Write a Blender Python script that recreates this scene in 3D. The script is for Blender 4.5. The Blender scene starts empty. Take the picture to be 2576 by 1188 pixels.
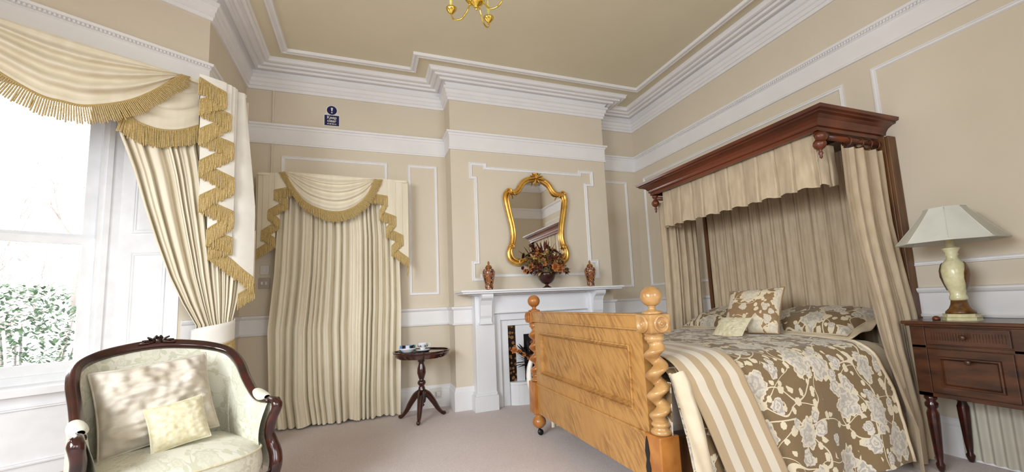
import bpy, math, random
from math import sin, cos, pi, radians, sqrt, atan2, hypot
from mathutils import Vector, Matrix

random.seed(7)
S = bpy.context.scene
COL = S.collection

# ------------------------------------------------------------------ camera
FPX, PPX, PPY = 1042.8, 1311.5, 637.2
YAW, PITCH, ROLL = radians(20.695), radians(6.573), radians(-2.547)
CAM = Vector((0.0, 0.0, 1.2))
_f = Vector((sin(YAW) * cos(PITCH), cos(YAW) * cos(PITCH), sin(PITCH)))
_r = Vector((cos(YAW), -sin(YAW), 0.0))
_u = _r.cross(_f)
RIGHT = cos(ROLL) * _r + sin(ROLL) * _u
UP = -sin(ROLL) * _r + cos(ROLL) * _u
FWD = _f
cd = bpy.data.cameras.new('camera')
cam = bpy.data.objects.new('camera', cd)
COL.objects.link(cam)
cam.matrix_world = Matrix(((RIGHT.x, UP.x, -FWD.x, CAM.x), (RIGHT.y, UP.y, -FWD.y, CAM.y),
                           (RIGHT.z, UP.z, -FWD.z, CAM.z), (0, 0, 0, 1)))
cd.sensor_fit = 'HORIZONTAL'
cd.sensor_width = 36.0
cd.lens = 36.0 * FPX / 2576.0
cd.shift_x = (1288.0 - PPX) / 2576.0
cd.shift_y = (PPY - 594.0) / 2576.0
cd.clip_start = 0.05
cd.clip_end = 200
S.camera = cam

# ------------------------------------------------------------------ look, world and daylight
S.view_settings.view_transform = 'Standard'
S.view_settings.look = 'None'
S.view_settings.gamma = 1.0
S.view_settings.use_curve_mapping = False
S.view_settings.exposure = 0.12
S.cycles.use_denoising = True
S.cycles.max_bounces = 8
S.cycles.diffuse_bounces = 5
S.cycles.sample_clamp_indirect = 6.0
S.cycles.caustics_reflective = False
S.cycles.caustics_refractive = False

W = bpy.data.worlds.new('overcast_sky')
S.world = W
W.use_nodes = True
nt = W.node_tree
bg = nt.nodes['Background']
bg.inputs[0].default_value = (0.93, 0.97, 1.0, 1)
bg.inputs[1].default_value = 6.5

def area(name, loc, target, w, h, power, color=(1, 1, 1)):
    d = bpy.data.lights.new(name, 'AREA')
    d.shape = 'RECTANGLE'
    d.size = w
    d.size_y = h
    d.energy = power
    d.color = color
    d.spread = radians(145)
    o = bpy.data.objects.new(name, d)
    COL.objects.link(o)
    o.location = loc
    o.rotation_euler = (Vector(target) - Vector(loc)).to_track_quat('-Z', 'Y').to_euler()
    return o

# daylight fill lamps added in front of the windowless side and rear walls
area('daylight_side_fill', (-2.86, 0.35, 1.85), (0.9, 1.9, -0.5), 2.4, 2.1, 240, (0.88, 0.95, 1.0))
area('daylight_rear_fill', (-0.6, -2.5, 1.9), (0.6, 2.2, -0.2), 2.2, 2.4, 62, (0.86, 0.94, 1.0))
area('daylight_rear_fill', (2.1, -2.5, 1.9), (1.9, 2.2, -0.2), 1.5, 2.4, 74, (0.86, 0.94, 1.0))

# ------------------------------------------------------------------ mesh helpers
def lin(c):
    c = c / 255.0
    return c / 12.92 if c <= 0.04045 else ((c + 0.055) / 1.055) ** 2.4

def rgb(r, g, b):
    return (lin(r), lin(g), lin(b), 1.0)

class MB:
    def __init__(self):
        self.v = []
        self.f = []
        self.uv = {}
        self.sm = []
    def add(self, vs, fs, smooth=False, uvs=None):
        o = len(self.v)
        self.v += [tuple(p) for p in vs]
        for k, f in enumerate(fs):
            if uvs is not None:
                self.uv[len(self.f)] = [uvs[i] for i in f]
            self.f.append(tuple(i + o for i in f))
            self.sm.append(smooth)
        return self
    def box(self, x0, x1, y0, y1, z0, z1):
        vs = [(x, y, z) for z in (z0, z1) for y in (y0, y1) for x in (x0, x1)]
        return self.add(vs, [(0, 2, 3, 1), (4, 5, 7, 6), (0, 1, 5, 4), (2, 6, 7, 3), (0, 4, 6, 2), (1, 3, 7, 5)])
    def grid(self, fn, nu, nv, smooth=True, closeu=False, uv=None):
        vs, uvs = [], []
        for j in range(nv + 1):
            for i in range(nu + (0 if closeu else 1)):
                u, v = i / nu, j / nv
                vs.append(fn(u, v))
                uvs.append(uv(u, v) if uv else (u, v))
        W_ = nu if closeu else nu + 1
        fs = []
        for j in range(nv):
            for i in range(nu):
                a = j * W_ + i
                b = j * W_ + (i + 1) % W_
                fs.append((a, b, b + W_, a + W_))
        return self.add(vs, fs, smooth, uvs if uv else None)
    def lathe(self, prof, c=(0, 0, 0), n=28, axis='z', cap=True):
        # prof: (radius, height) list
        vs = []
        for r, h in prof:
            for i in range(n):
                a = 2 * pi * i / n
                p = (r * cos(a), r * sin(a), h)
                if axis == 'x':
                    p = (h, p[0], p[1])
                elif axis == 'y':
                    p = (p[0], h, p[1])
                vs.append((p[0] + c[0], p[1] + c[1], p[2] + c[2]))
        fs = []
        for j in range(len(prof) - 1):
            for i in range(n):
                a, b = j * n + i, j * n + (i + 1) % n
                fs.append((a, b, b + n, a + n))
        if cap:
            fs.append(tuple(reversed(range(n))))
            fs.append(tuple(range((len(prof) - 1) * n, len(prof) * n)))
        return self.add(vs, fs, True)
    def tube(self, pts, rad, n=8, closed=False, flat=1.0, up=(0, 0, 1), prof=None):
        pts = [Vector(p) for p in pts]
        m = len(pts)
        rr = rad if isinstance(rad, (list, tuple)) else [rad] * m
        vs = []
        upv = Vector(up)
        prevN = None
        for k in range(m):
            a = pts[(k - 1) % m] if (closed or k > 0) else pts[k]
            b = pts[(k + 1) % m] if (closed or k < m - 1) else pts[k]
            t = (b - a).normalized()
            if prevN is None:
                nrm = upv.cross(t)
                if nrm.length < 1e-3:
                    nrm = Vector((1, 0, 0)).cross(t)
                nrm.normalize()
            else:
                nrm = prevN - t * prevN.dot(t)
                if nrm.length < 1e-4:
                    nrm = upv.cross(t)
                nrm.normalize()
            prevN = nrm
            bn = t.cross(nrm)
            if prof:
                for (px_, py_) in prof:
                    vs.append(pts[k] + nrm * px_ * rr[k] + bn * py_ * rr[k])
            else:
                for i in range(n):
                    an = 2 * pi * i / n
                    vs.append(pts[k] + nrm * cos(an) * rr[k] + bn * sin(an) * rr[k] * flat)
        if prof:
            n = len(prof)
        fs = []
        for k in range(m if closed else m - 1):
            for i in range(n):
                a, b = k * n + i, k * n + (i + 1) % n
                c_ = ((k + 1) % m) * n
                fs.append((a, b, c_ + (i + 1) % n, c_ + i))
        if not closed:
            fs.append(tuple(reversed(range(n))))
            fs.append(tuple(range((m - 1) * n, m * n)))
        return self.add(vs, fs, True)
    def prism(self, poly, h0, h1, axis='z', smooth=False):
        n = len(poly)
        def P(a, b, h):
            return (a, b, h) if axis == 'z' else ((h, a, b) if axis == 'x' else (a, h, b))
        vs = [P(a, b, h0) for a, b in poly] + [P(a, b, h1) for a, b in poly]
        fs = [tuple(range(n)), tuple(reversed(range(n, 2 * n)))]
        for i in range(n):
            fs.append((i, (i + 1) % n, n + (i + 1) % n, n + i))
        return self.add(vs, fs, smooth)
    def ball(self, c, r, n=16, sz=1.0):
        k = n // 2
        prof = [(max(1e-4, r * sin(pi * j / k)), -r * sz * cos(pi * j / k)) for j in range(k + 1)]
        return self.lathe(prof, c, n)
    def xf(self, M):
        self.v = [tuple(M @ Vector(p)) for p in self.v]
        return self

ORIG = {}
def root(name, loc, label, cat, group=None, rz=0.0):
    o = bpy.data.objects.new(name, None)
    COL.objects.link(o)
    o.empty_display_size = 0.1
    o.location = loc
    o.rotation_euler = (0, 0, rz)
    o['label'] = label
    o['category'] = cat
    if group:
        o['group'] = group
    ORIG[o.name] = Vector(loc)
    return o

def part(name, mb, m, parent=None, label=None, local=False, bevel=0, subd=0, solid=0, loc=None):
    """links one mesh; vertices are in room coordinates unless local"""
    me = bpy.data.meshes.new(name)
    off = Vector((0, 0, 0))
    if parent is not None and not local:
        off = ORIG[parent.name]
    elif parent is None and not local:
        if loc is None:
            xs = [p[0] for p in mb.v]; ys = [p[1] for p in mb.v]; zs = [p[2] for p in mb.v]
            loc = ((min(xs) + max(xs)) / 2, (min(ys) + max(ys)) / 2, min(zs))
        off = Vector(loc)
    me.from_pydata([tuple(Vector(p) - off) for p in mb.v], [], mb.f)
    me.polygons.foreach_set('use_smooth', mb.sm)
    if mb.uv:
        ul = me.uv_layers.new(name='UVMap')
        for fi, p in enumerate(me.polygons):
            if fi in mb.uv:
                for k, li in enumerate(p.loop_indices):
                    ul.data[li].uv = mb.uv[fi][k]
    me.materials.append(m)
    me.update()
    o = bpy.data.objects.new(name, me)
    COL.objects.link(o)
    if parent is not None:
        o.parent = parent
        ORIG[o.name] = off if not local else Vector((0, 0, 0))
    else:
        o.location = off
        ORIG[o.name] = off
    if label:
        o['label'] = label
    if bevel:
        b = o.modifiers.new('bevel', 'BEVEL')
        b.width = bevel
        b.segments = 2
        b.limit_method = 'ANGLE'
        b.angle_limit = radians(50)
    if solid:
        b = o.modifiers.new('thick', 'SOLIDIFY')
        b.thickness = solid
        b.offset = 0
    if subd:
        b = o.modifiers.new('sub', 'SUBSURF')
        b.levels = subd
        b.render_levels = subd
    return o

def thing(name, mb, m, label, cat, group=None, **k):
    o = part(name, mb, m, None, label, **k)
    o['category'] = cat
    if group:
        o['group'] = group
    return o

def struct(name, mb, m, parent=None, **k):
    o = part(name, mb, m, parent, **k)
    if parent is None:
        o['kind'] = 'structure'
    return o

def copy_tree(o, parent=None):
    c = o.copy()
    COL.objects.link(c)
    if parent is not None:
        c.parent = parent
    ORIG[c.name] = ORIG.get(o.name, Vector((0, 0, 0)))
    for ch in list(o.children):
        copy_tree(ch, c)
    return c

def crom(keys, n):
    """Catmull-Rom through keys, n samples per span"""
    K = [Vector(k) for k in keys]
    out = []
    for i in range(len(K) - 1):
        p0 = K[i - 1] if i > 0 else K[i] * 2 - K[i + 1]
        p1, p2 = K[i], K[i + 1]
        p3 = K[i + 2] if i + 2 < len(K) else K[i + 1] * 2 - K[i]
        for j in range(n):
            t = j / n
            out.append(0.5 * ((2 * p1) + (p2 - p0) * t + (2 * p0 - 5 * p1 + 4 * p2 - p3) * t * t
                              + (3 * p1 - p0 - 3 * p2 + p3) * t * t * t))
    out.append(K[-1])
    return out

def lerp(a, b, t):
    return a + (b - a) * t

def interp(tab, x):
    if x <= tab[0][0]:
        return tab[0][1]
    for (a, va), (b, vb) in zip(tab, tab[1:]):
        if x <= b:
            return va + (vb - va) * (x - a) / (b - a)
    return tab[-1][1]

def vnoise(x, y=0.0, z=0.0):
    from mathutils import noise
    return noise.noise(Vector((x, y, z)))

# ------------------------------------------------------------------ materials
def nodes(name):
    m = bpy.data.materials.new(name)
    m.use_nodes = True
    t = m.node_tree
    return m, t, t.nodes['Principled BSDF']

def N(t, typ, **k):
    n = t.nodes.new(typ)
    for a, b in k.items():
        setattr(n, a, b)
    return n

def mth(t, op, a, b=None, c=None, clamp=False):
    n = t.nodes.new('ShaderNodeMath')
    n.operation = op
    n.use_clamp = clamp
    for i, x in enumerate((a, b, c)):
        if x is None:
            continue
        if isinstance(x, (int, float)):
            n.inputs[i].default_value = x
        else:
            t.links.new(x, n.inputs[i])
    return n.outputs[0]

def mixc(t, fac, a, b):
    n = t.nodes.new('ShaderNodeMix')
    n.data_type = 'RGBA'
    for sock, x in ((n.inputs[0], fac), (n.inputs[6], a), (n.inputs[7], b)):
        if isinstance(x, (int, float)):
            sock.default_value = x
        elif isinstance(x, tuple):
            sock.default_value = x
        else:
            t.links.new(x, sock)
    return n.outputs[2]

def coords(t, kind='Object', scale=(1, 1, 1), rot=(0, 0, 0), loc=(0, 0, 0)):
    tc = N(t, 'ShaderNodeTexCoord')
    mp = N(t, 'ShaderNodeMapping')
    mp.inputs['Scale'].default_value = scale
    mp.inputs['Rotation'].default_value = rot
    mp.inputs['Location'].default_value = loc
    t.links.new(tc.outputs[kind], mp.inputs[0])
    return mp.outputs[0]

def noise_(t, vec, scale, detail=3, dist=0.0):
    n = N(t, 'ShaderNodeTexNoise')
    n.inputs['Scale'].default_value = scale
    n.inputs['Detail'].default_value = detail
    n.inputs['Distortion'].default_value = dist
    t.links.new(vec, n.inputs['Vector'])
    return n.outputs['Fac']

def bump(t, b, height, strength=0.3, dist=0.01):
    n = N(t, 'ShaderNodeBump')
    n.inputs['Strength'].default_value = strength
    n.inputs['Distance'].default_value = dist
    t.links.new(height, n.inputs['Height'])
    t.links.new(n.outputs[0], b.inputs['Normal'])

def plain(name, c, rough=0.5, metal=0.0, c2=None, nscale=8, bstr=0.0, bscale=40, coat=0.0, sheen=0.0, spec=0.5, stretch=(1, 1, 1)):
    m, t, b = nodes(name)
    b.inputs['Roughness'].default_value = rough
    b.inputs['Metallic'].default_value = metal
    b.inputs['Coat Weight'].default_value = coat
    b.inputs['Coat Roughness'].default_value = 0.12
    b.inputs['Sheen Weight'].default_value = sheen
    b.inputs['Specular IOR Level'].default_value = spec
    vec = coords(t, scale=stretch)
    c2 = c2 or tuple(x * 0.93 for x in c[:3]) + (1,)
    f = noise_(t, vec, nscale, 4)
    r = N(t, 'ShaderNodeMapRange')
    r.inputs[1].default_value = 0.35
    r.inputs[2].default_value = 0.65
    t.links.new(f, r.inputs[0])
    t.links.new(mixc(t, r.outputs[0], c, c2), b.inputs['Base Color'])
    if bstr:
        bump(t, b, noise_(t, vec, bscale, 3), bstr, 0.004)
    return m

M = {}
M['wall'] = plain('cream_wall_paint', rgb(222, 210, 191), 0.75, c2=rgb(219, 207, 188), nscale=2)
M['ceil'] = plain('ceiling_paint', rgb(224, 214, 188), 0.8, c2=rgb(221, 211, 184), nscale=2)
M['white'] = plain('white_gloss_paint', rgb(240, 238, 238), 0.42, c2=rgb(236, 234, 235), nscale=4)
M['mantel'] = plain('white_mantel_paint', rgb(238, 238, 242), 0.35, nscale=4, c2=rgb(234, 234, 238))
M['upvc'] = plain('white_window_paint', rgb(248, 248, 250), 0.3)
M['curtain'] = plain('cream_silk_curtain', rgb(240, 231, 210), 0.55, c2=rgb(232, 221, 197), nscale=14, stretch=(1, 1, 0.15), bstr=0.03, bscale=300, sheen=0.2)
M['lining'] = plain('white_satin_lining', rgb(247, 243, 234), 0.45, sheen=0.2)
M['gold_fringe'] = plain('gold_bullion_fringe', rgb(214, 190, 134), 0.6, c2=rgb(186, 158, 98), nscale=120)
M['gold_braid'] = plain('gold_braid', rgb(200, 172, 112), 0.55, c2=rgb(170, 142, 84), nscale=200)
M['mahogany'] = plain('dark_mahogany', rgb(66, 17, 10), 0.2, c2=rgb(30, 8, 6), nscale=5, coat=0.6, stretch=(1, 1, 4))
M['black'] = plain('black_iron', rgb(24, 22, 22), 0.45)
M['dark'] = plain('dark_opening_shade', rgb(14, 12, 11), 0.9)  # near-black colour standing for the shade inside the fireplace opening
M['gold'] = plain('gilt_frame', rgb(236, 192, 104), 0.3, 0.75, c2=rgb(204, 150, 66), nscale=10)
M['brass'] = plain('polished_brass', rgb(236, 205, 100), 0.14, 1.0, c2=rgb(228, 195, 90))
M['candle'] = plain('ivory_candle_tube', rgb(226, 214, 120), 0.5)
M['linen'] = plain('beige_linen_cushion', rgb(216, 208, 196), 0.85, c2=rgb(196, 184, 166), nscale=11, bstr=0.3, bscale=60)
M['goldcush'] = plain('pale_gold_damask', rgb(224, 217, 190), 0.6, c2=rgb(206, 194, 156), nscale=38, bstr=0.25, bscale=70, sheen=0.2)
M['bedcloth'] = plain('beige_bed_drapery', rgb(202, 183, 156), 0.75, c2=rgb(186, 166, 138), nscale=26, stretch=(1, 1, 0.25), bstr=0.1, bscale=220, sheen=0.15)
M['redwood'] = plain('reddish_mahogany', rgb(116, 55, 26), 0.4, c2=rgb(74, 31, 13), nscale=4, stretch=(1, 0.35, 1), coat=0.25)
M['postwood'] = plain('brown_post_wood', rgb(118, 80, 44), 0.45, c2=rgb(88, 54, 28), nscale=6, stretch=(3, 3, 0.5))
M['walnut'] = plain('walnut_nightstand', rgb(88, 50, 28), 0.35, c2=rgb(54, 28, 15), nscale=5, stretch=(2, 1, 4), coat=0.3)
M['glass'] = None
M['plastic'] = plain('white_plastic', rgb(226, 222, 218), 0.35)
M['steel'] = plain('brushed_steel', rgb(196, 188, 182), 0.35, 0.6)
M['china'] = plain('white_china', rgb(244, 246, 250), 0.12, coat=0.4)
M['bluechina'] = plain('blue_print', rgb(70, 110, 170), 0.2, c2=rgb(235, 240, 246), nscale=45)
M['navy'] = plain('navy_sign_enamel', rgb(16, 18, 82), 0.35)
M['signwhite'] = plain('white_sign_face', rgb(232, 230, 222), 0.4)
M['shade'] = plain('white_lamp_shade', rgb(214, 215, 206), 0.8, c2=rgb(206, 207, 198))
M['crackle'] = plain('cream_crackle_glaze', rgb(222, 216, 178), 0.3, c2=rgb(205, 198, 155), nscale=30, coat=0.3)
M['lampbrown'] = plain('brown_gilt_relief', rgb(120, 78, 30), 0.35, c2=rgb(70, 40, 16), nscale=30, coat=0.3)
M['fabricskirt'] = plain('pale_pleated_cloth', rgb(198, 192, 176), 0.8)
M['bark'] = plain('grey_bark', rgb(136, 128, 124), 0.9)
M['leafgreen'] = plain('shrub_leaves', rgb(78, 98, 72), 0.8, c2=rgb(54, 74, 52), nscale=12)

def glass_mat():
    m, t, b = nodes('window_glass')
    b.inputs['Base Color'].default_value = (1, 1, 1, 1)
    b.inputs['Roughness'].default_value = 0.0
    b.inputs['Transmission Weight'].default_value = 1.0
    b.inputs['IOR'].default_value = 1.02
    b.inputs['Specular IOR Level'].default_value = 0.3
    return m
M['glass'] = glass_mat()

def mirror_mat():
    m, t, b = nodes('mirror_glass')
    b.inputs['Base Color'].default_value = (0.9, 0.9, 0.88, 1)
    b.inputs['Roughness'].default_value = 0.01
    b.inputs['Metallic'].default_value = 1.0
    return m
M['mirror'] = mirror_mat()

def carpet_mat():
    m, t, b = nodes('mauve_carpet')
    v = coords(t)
    f = noise_(t, v, 120, 4)
    g = noise_(t, v, 1.6, 4)
    c = mixc(t, f, rgb(176, 160, 157), rgb(236, 223, 220))
    r = N(t, 'ShaderNodeMapRange')
    r.inputs[1].default_value = 0.3; r.inputs[2].default_value = 0.7
    r.inputs[3].default_value = 0.0; r.inputs[4].default_value = 0.28
    t.links.new(g, r.inputs[0])
    c = mixc(t, r.outputs[0], c, rgb(186, 168, 160))
    t.links.new(c, b.inputs['Base Color'])
    b.inputs['Roughness'].default_value = 1.0
    b.inputs['Specular IOR Level'].default_value = 0.1
    b.inputs['Sheen Weight'].default_value = 0.2
    bump(t, b, noise_(t, v, 300, 2), 0.5, 0.004)
    return m
M['carpet'] = carpet_mat()

def oak_mat(name, c1, c2, c3, axis):
    """golden satinwood with slanting ripple figure; axis = stretch of the grain"""
    m, t, b = nodes(name)
    v = coords(t, scale=axis)
    n1 = noise_(t, v, 2.0, 4, 0.4)
    mpa = N(t, 'ShaderNodeMapping')
    mpa.inputs['Scale'].default_value = (1, 46, 9)
    t.links.new(coords(t, rot=(radians(38), 0, 0)), mpa.inputs[0])
    ripple = noise_(t, mpa.outputs[0], 1.0, 2, 0.3)
    patch = noise_(t, v, 3.5, 2)
    r = N(t, 'ShaderNodeMapRange')
    r.inputs[1].default_value = 0.42; r.inputs[2].default_value = 0.62
    t.links.new(ripple, r.inputs[0])
    r2 = N(t, 'ShaderNodeMapRange')
    r2.inputs[1].default_value = 0.35; r2.inputs[2].default_value = 0.6
    r2.inputs[3].default_value = 0.15; r2.inputs[4].default_value = 0.75
    t.links.new(patch, r2.inputs[0])
    fine = noise_(t, coords(t, scale=(3, 2, 40)), 6, 3)
    c = mixc(t, n1, c1, c2)
    c = mixc(t, mth(t, 'MULTIPLY', r.outputs[0], r2.outputs[0]), c, c3)
    c = mixc(t, mth(t, 'MULTIPLY', fine, 0.3), c, c2)
    t.links.new(c, b.inputs['Base Color'])
    b.inputs['Roughness'].default_value = 0.35
    b.inputs['Coat Weight'].default_value = 0.3
    b.inputs['Coat Roughness'].default_value = 0.2
    return m
M['oak'] = oak_mat('golden_satinwood', rgb(204, 156, 92), rgb(176, 126, 66), rgb(132, 84, 36), (1, 1, 1))
M['oakdark'] = plain('orange_turned_wood', rgb(192, 128, 62), 0.32, c2=rgb(156, 92, 38), nscale=7, coat=0.3)
M['oaklight'] = plain('honey_turned_wood', rgb(198, 156, 100), 0.3, c2=rgb(164, 118, 66), nscale=6, coat=0.35, stretch=(1, 1, 3))

def floral_mat(name, ground, flower, edge, vine, sc=1.0, lowcon=0.0):
    """woven peony and scrolling vine pattern, on UV in metres"""
    m, t, b = nodes(name)
    v0 = coords(t, 'UV', scale=(sc, sc, 1))
    # warp a little
    nw = N(t, 'ShaderNodeTexNoise')
    nw.inputs['Scale'].default_value = 3.0
    t.links.new(v0, nw.inputs['Vector'])
    sub = N(t, 'ShaderNodeVectorMath', operation='SUBTRACT')
    t.links.new(nw.outputs['Color'], sub.inputs[0])
    sub.inputs[1].default_value = (0.5, 0.5, 0.5)
    scl = N(t, 'ShaderNodeVectorMath', operation='SCALE')
    t.links.new(sub.outputs[0], scl.inputs[0])
    scl.inputs['Scale'].default_value = 0.06
    addv = N(t, 'ShaderNodeVectorMath', operation='ADD')
    t.links.new(v0, addv.inputs[0])
    t.links.new(scl.outputs[0], addv.inputs[1])
    v = addv.outputs[0]
    def flowers(scale, R, petals, rnd, seed, size_jit=0.15):
        mp = N(t, 'ShaderNodeMapping')
        mp.inputs['Location'].default_value = (seed, seed * 0.7, 0)
        t.links.new(v, mp.inputs[0])
        vo = N(t, 'ShaderNodeTexVoronoi')
        vo.voronoi_dimensions = '2D'
        vo.inputs['Scale'].default_value = scale
        vo.inputs['Randomness'].default_value = rnd
        t.links.new(mp.outputs[0], vo.inputs['Vector'])
        d = N(t, 'ShaderNodeVectorMath', operation='SUBTRACT')
        t.links.new(mp.outputs[0], d.inputs[0])
        t.links.new(vo.outputs['Position'], d.inputs[1])
        sx = N(t, 'ShaderNodeSeparateXYZ')
        t.links.new(d.outputs[0], sx.inputs[0])
        x, y = sx.outputs[0], sx.outputs[1]
        y2 = mth(t, 'MULTIPLY', y, 0.8)
        ln = mth(t, 'SQRT', mth(t, 'ADD', mth(t, 'MULTIPLY', x, x), mth(t, 'MULTIPLY', y2, y2)))
        an = mth(t, 'ARCTAN2', y, x)
        sc_ = N(t, 'ShaderNodeSeparateColor')
        t.links.new(vo.outputs['Color'], sc_.inputs[0])
        ph = mth(t, 'MULTIPLY', sc_.outputs[0], 6.28)
        wob = mth(t, 'SINE', mth(t, 'ADD', mth(t, 'MULTIPLY', an, petals), ph))
        wob2 = mth(t, 'SINE', mth(t, 'ADD', mth(t, 'MULTIPLY', an, petals * 2 + 3), ph))
        rad = mth(t, 'ADD', mth(t, 'ADD', R, mth(t, 'MULTIPLY', wob, R * 0.13)), mth(t, 'MULTIPLY', wob2, R * 0.06))
        rad = mth(t, 'MULTIPLY', rad, mth(t, 'ADD', 0.65, mth(t, 'MULTIPLY', noise_(t, v, 24, 2), 0.7)))
        rad = mth(t, 'MULTIPLY', rad, mth(t, 'ADD', 1.0 - size_jit, mth(t, 'MULTIPLY', sc_.outputs[1], 2 * size_jit)))
        q = mth(t, 'DIVIDE', ln, rad)
        ins = mth(t, 'LESS_THAN', q, 1.0)
        rings = mth(t, 'SINE', mth(t, 'ADD', mth(t, 'ADD', mth(t, 'MULTIPLY', q, 11.0), mth(t, 'MULTIPLY', wob, 1.4)), mth(t, 'MULTIPLY', noise_(t, v, 26, 2), 14.0)))
        return ins, q, rings, wob
    def iso(scale, width, seed, det=1.0):
        mp = N(t, 'ShaderNodeMapping')
        mp.inputs['Location'].default_value = (seed, -seed, seed)
        t.links.new(v, mp.inputs[0])
        n = N(t, 'ShaderNodeTexNoise')
        n.inputs['Scale'].default_value = scale
        n.inputs['Detail'].default_value = det
        t.links.new(mp.outputs[0], n.inputs['Vector'])
        return mth(t, 'LESS_THAN', mth(t, 'ABSOLUTE', mth(t, 'SUBTRACT', n.outputs['Fac'], 0.5)), width)
    i1, q1, r1, w1 = flowers(3.5, 0.078, 5, 0.6, 0.0)
    i2, q2, r2, w2 = flowers(6.0, 0.034, 3, 0.9, 3.3, 0.35)
    i3, q3, r3, w3 = flowers(13.0, 0.018, 2, 1.0, 8.1, 0.4)
    vines = mth(t, 'MAXIMUM', iso(3.4, 0.008, 1.7, 0.0), iso(4.6, 0.007, 9.2, 0.0))
    lv = mth(t, 'MULTIPLY', i3, mth(t, 'MAXIMUM', iso(3.4, 0.10, 1.7, 0.0), iso(4.6, 0.09, 9.2, 0.0)))
    c = mixc(t, noise_(t, v, 160, 2), ground, tuple(x * 0.82 for x in ground[:3]) + (1,))
    c = mixc(t, vines, c, vine)
    c = mixc(t, lv, c, vine)
    inner2 = mixc(t, mth(t, 'GREATER_THAN', r2, 0.2), edge, flower)
    c = mixc(t, i2, c, inner2)
    tone = mth(t, 'ADD', mth(t, 'MULTIPLY', r1, 0.5), 0.5)
    inner = mixc(t, tone, flower, edge)
    rim = mth(t, 'GREATER_THAN', q1, 0.86)
    inner = mixc(t, rim, inner, vine)
    c = mixc(t, i1, c, inner)
    if lowcon:
        c = mixc(t, lowcon, c, ground)
    t.links.new(c, b.inputs['Base Color'])
    b.inputs['Roughness'].default_value = 0.6
    b.inputs['Sheen Weight'].default_value = 0.15
    bump(t, b, noise_(t, v0, 400, 2), 0.15, 0.002)
    return m
M['floral'] = floral_mat('brown_floral_duvet_cloth', rgb(126, 102, 68), rgb(170, 162, 152), rgb(206, 196, 180), rgb(214, 200, 172))
M['floral_small'] = floral_mat('brown_floral_cushion_cloth', rgb(150, 120, 84), rgb(196, 184, 164), rgb(212, 200, 180), rgb(220, 204, 172), 1.25)
M['floral_pale'] = floral_mat('pale_floral_sheet_cloth', rgb(214, 196, 170), rgb(184, 164, 138), rgb(204, 186, 160), rgb(190, 168, 136))
M['damask'] = floral_mat('pale_green_damask_upholstery', rgb(232, 229, 212), rgb(204, 202, 182), rgb(216, 212, 194), rgb(198, 196, 172), 1.5, 0.15)
M['plainbeige'] = plain('champagne_satin', rgb(206, 190, 164), 0.5, c2=rgb(194, 176, 148), nscale=9, sheen=0.2)

def stripe_mat():
    m, t, b = nodes('striped_satin_throw')
    v = coords(t, 'UV')
    sx = N(t, 'ShaderNodeSeparateXYZ')
    t.links.new(v, sx.inputs[0])
    s = mth(t, 'FRACT', mth(t, 'MULTIPLY', sx.outputs[0], 8.5))
    k = mth(t, 'GREATER_THAN', s, 0.5)
    c = mixc(t, k, rgb(172, 148, 114), rgb(206, 195, 176))
    t.links.new(c, b.inputs['Base Color'])
    b.inputs['Roughness'].default_value = 0.45
    b.inputs['Sheen Weight'].default_value = 0.3
    return m
M['stripe'] = stripe_mat()

def tile_mat():
    m, t, b = nodes('dark_patterned_tiles')
    v = coords(t, scale=(1, 1, 1))
    vo = N(t, 'ShaderNodeTexVoronoi')
    vo.inputs['Scale'].default_value = 22
    t.links.new(v, vo.inputs['Vector'])
    c = mixc(t, mth(t, 'GREATER_THAN', vo.outputs['Distance'], 0.42), rgb(140, 100, 62), rgb(38, 26, 20))
    t.links.new(c, b.inputs['Base Color'])
    b.inputs['Roughness'].default_value = 0.2
    return m
M['tile'] = tile_mat()

def imari_mat():
    m, t, b = nodes('imari_vase_glaze')
    v = coords(t)
    n = noise_(t, v, 34, 3, 1.0)
    n2 = noise_(t, v, 60, 2)
    c = mixc(t, mth(t, 'GREATER_THAN', n, 0.53), rgb(150, 84, 36), rgb(48, 34, 52))
    c = mixc(t, mth(t, 'GREATER_THAN', n2, 0.6), c, rgb(222, 210, 200))
    t.links.new(c, b.inputs['Base Color'])
    b.inputs['Roughness'].default_value = 0.18
    b.inputs['Coat Weight'].default_value = 0.4
    return m
M['imari'] = imari_mat()
M['amber'] = plain('amber_glaze', rgb(176, 112, 44), 0.2, c2=rgb(110, 60, 26), nscale=30, coat=0.4)

# ------------------------------------------------------------------ room shell
CEIL = 3.95
YB, YC, XR, XL = 5.12, 4.80, 3.84, -1.24
EX, EY = -1.24, 3.97
BA = radians(31)
BU = Vector((-cos(BA), -sin(BA), 0))       # along the bay wall, away from its corner
BN = Vector((sin(BA), -cos(BA), 0))        # out of the bay wall into the room
def BW(t, off, z):
    p = Vector((EX, EY, 0)) + BU * t + BN * off
    return Vector((p.x, p.y, z))
P8 = (-2.9, EY - (2.9 + EX) * math.tan(BA))
AX, AY = 3.0, 0.85                        # a projecting piece of wall beside the camera
PER = [(EX, EY), (XL, YB), (0.955, YB), (0.955, YC), (3.1, YC), (3.1, YB), (XR, YB), (XR, AY), (AX, AY), (AX, -2.6), (-2.9, -2.6), P8]
PER_TRIM = [(EX, EY), (XL, YB), (0.955, YB), (0.955, YC), (XR, YC), (XR, AY), (AX, AY), (AX, -2.6), (-2.9, -2.6), P8]

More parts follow.
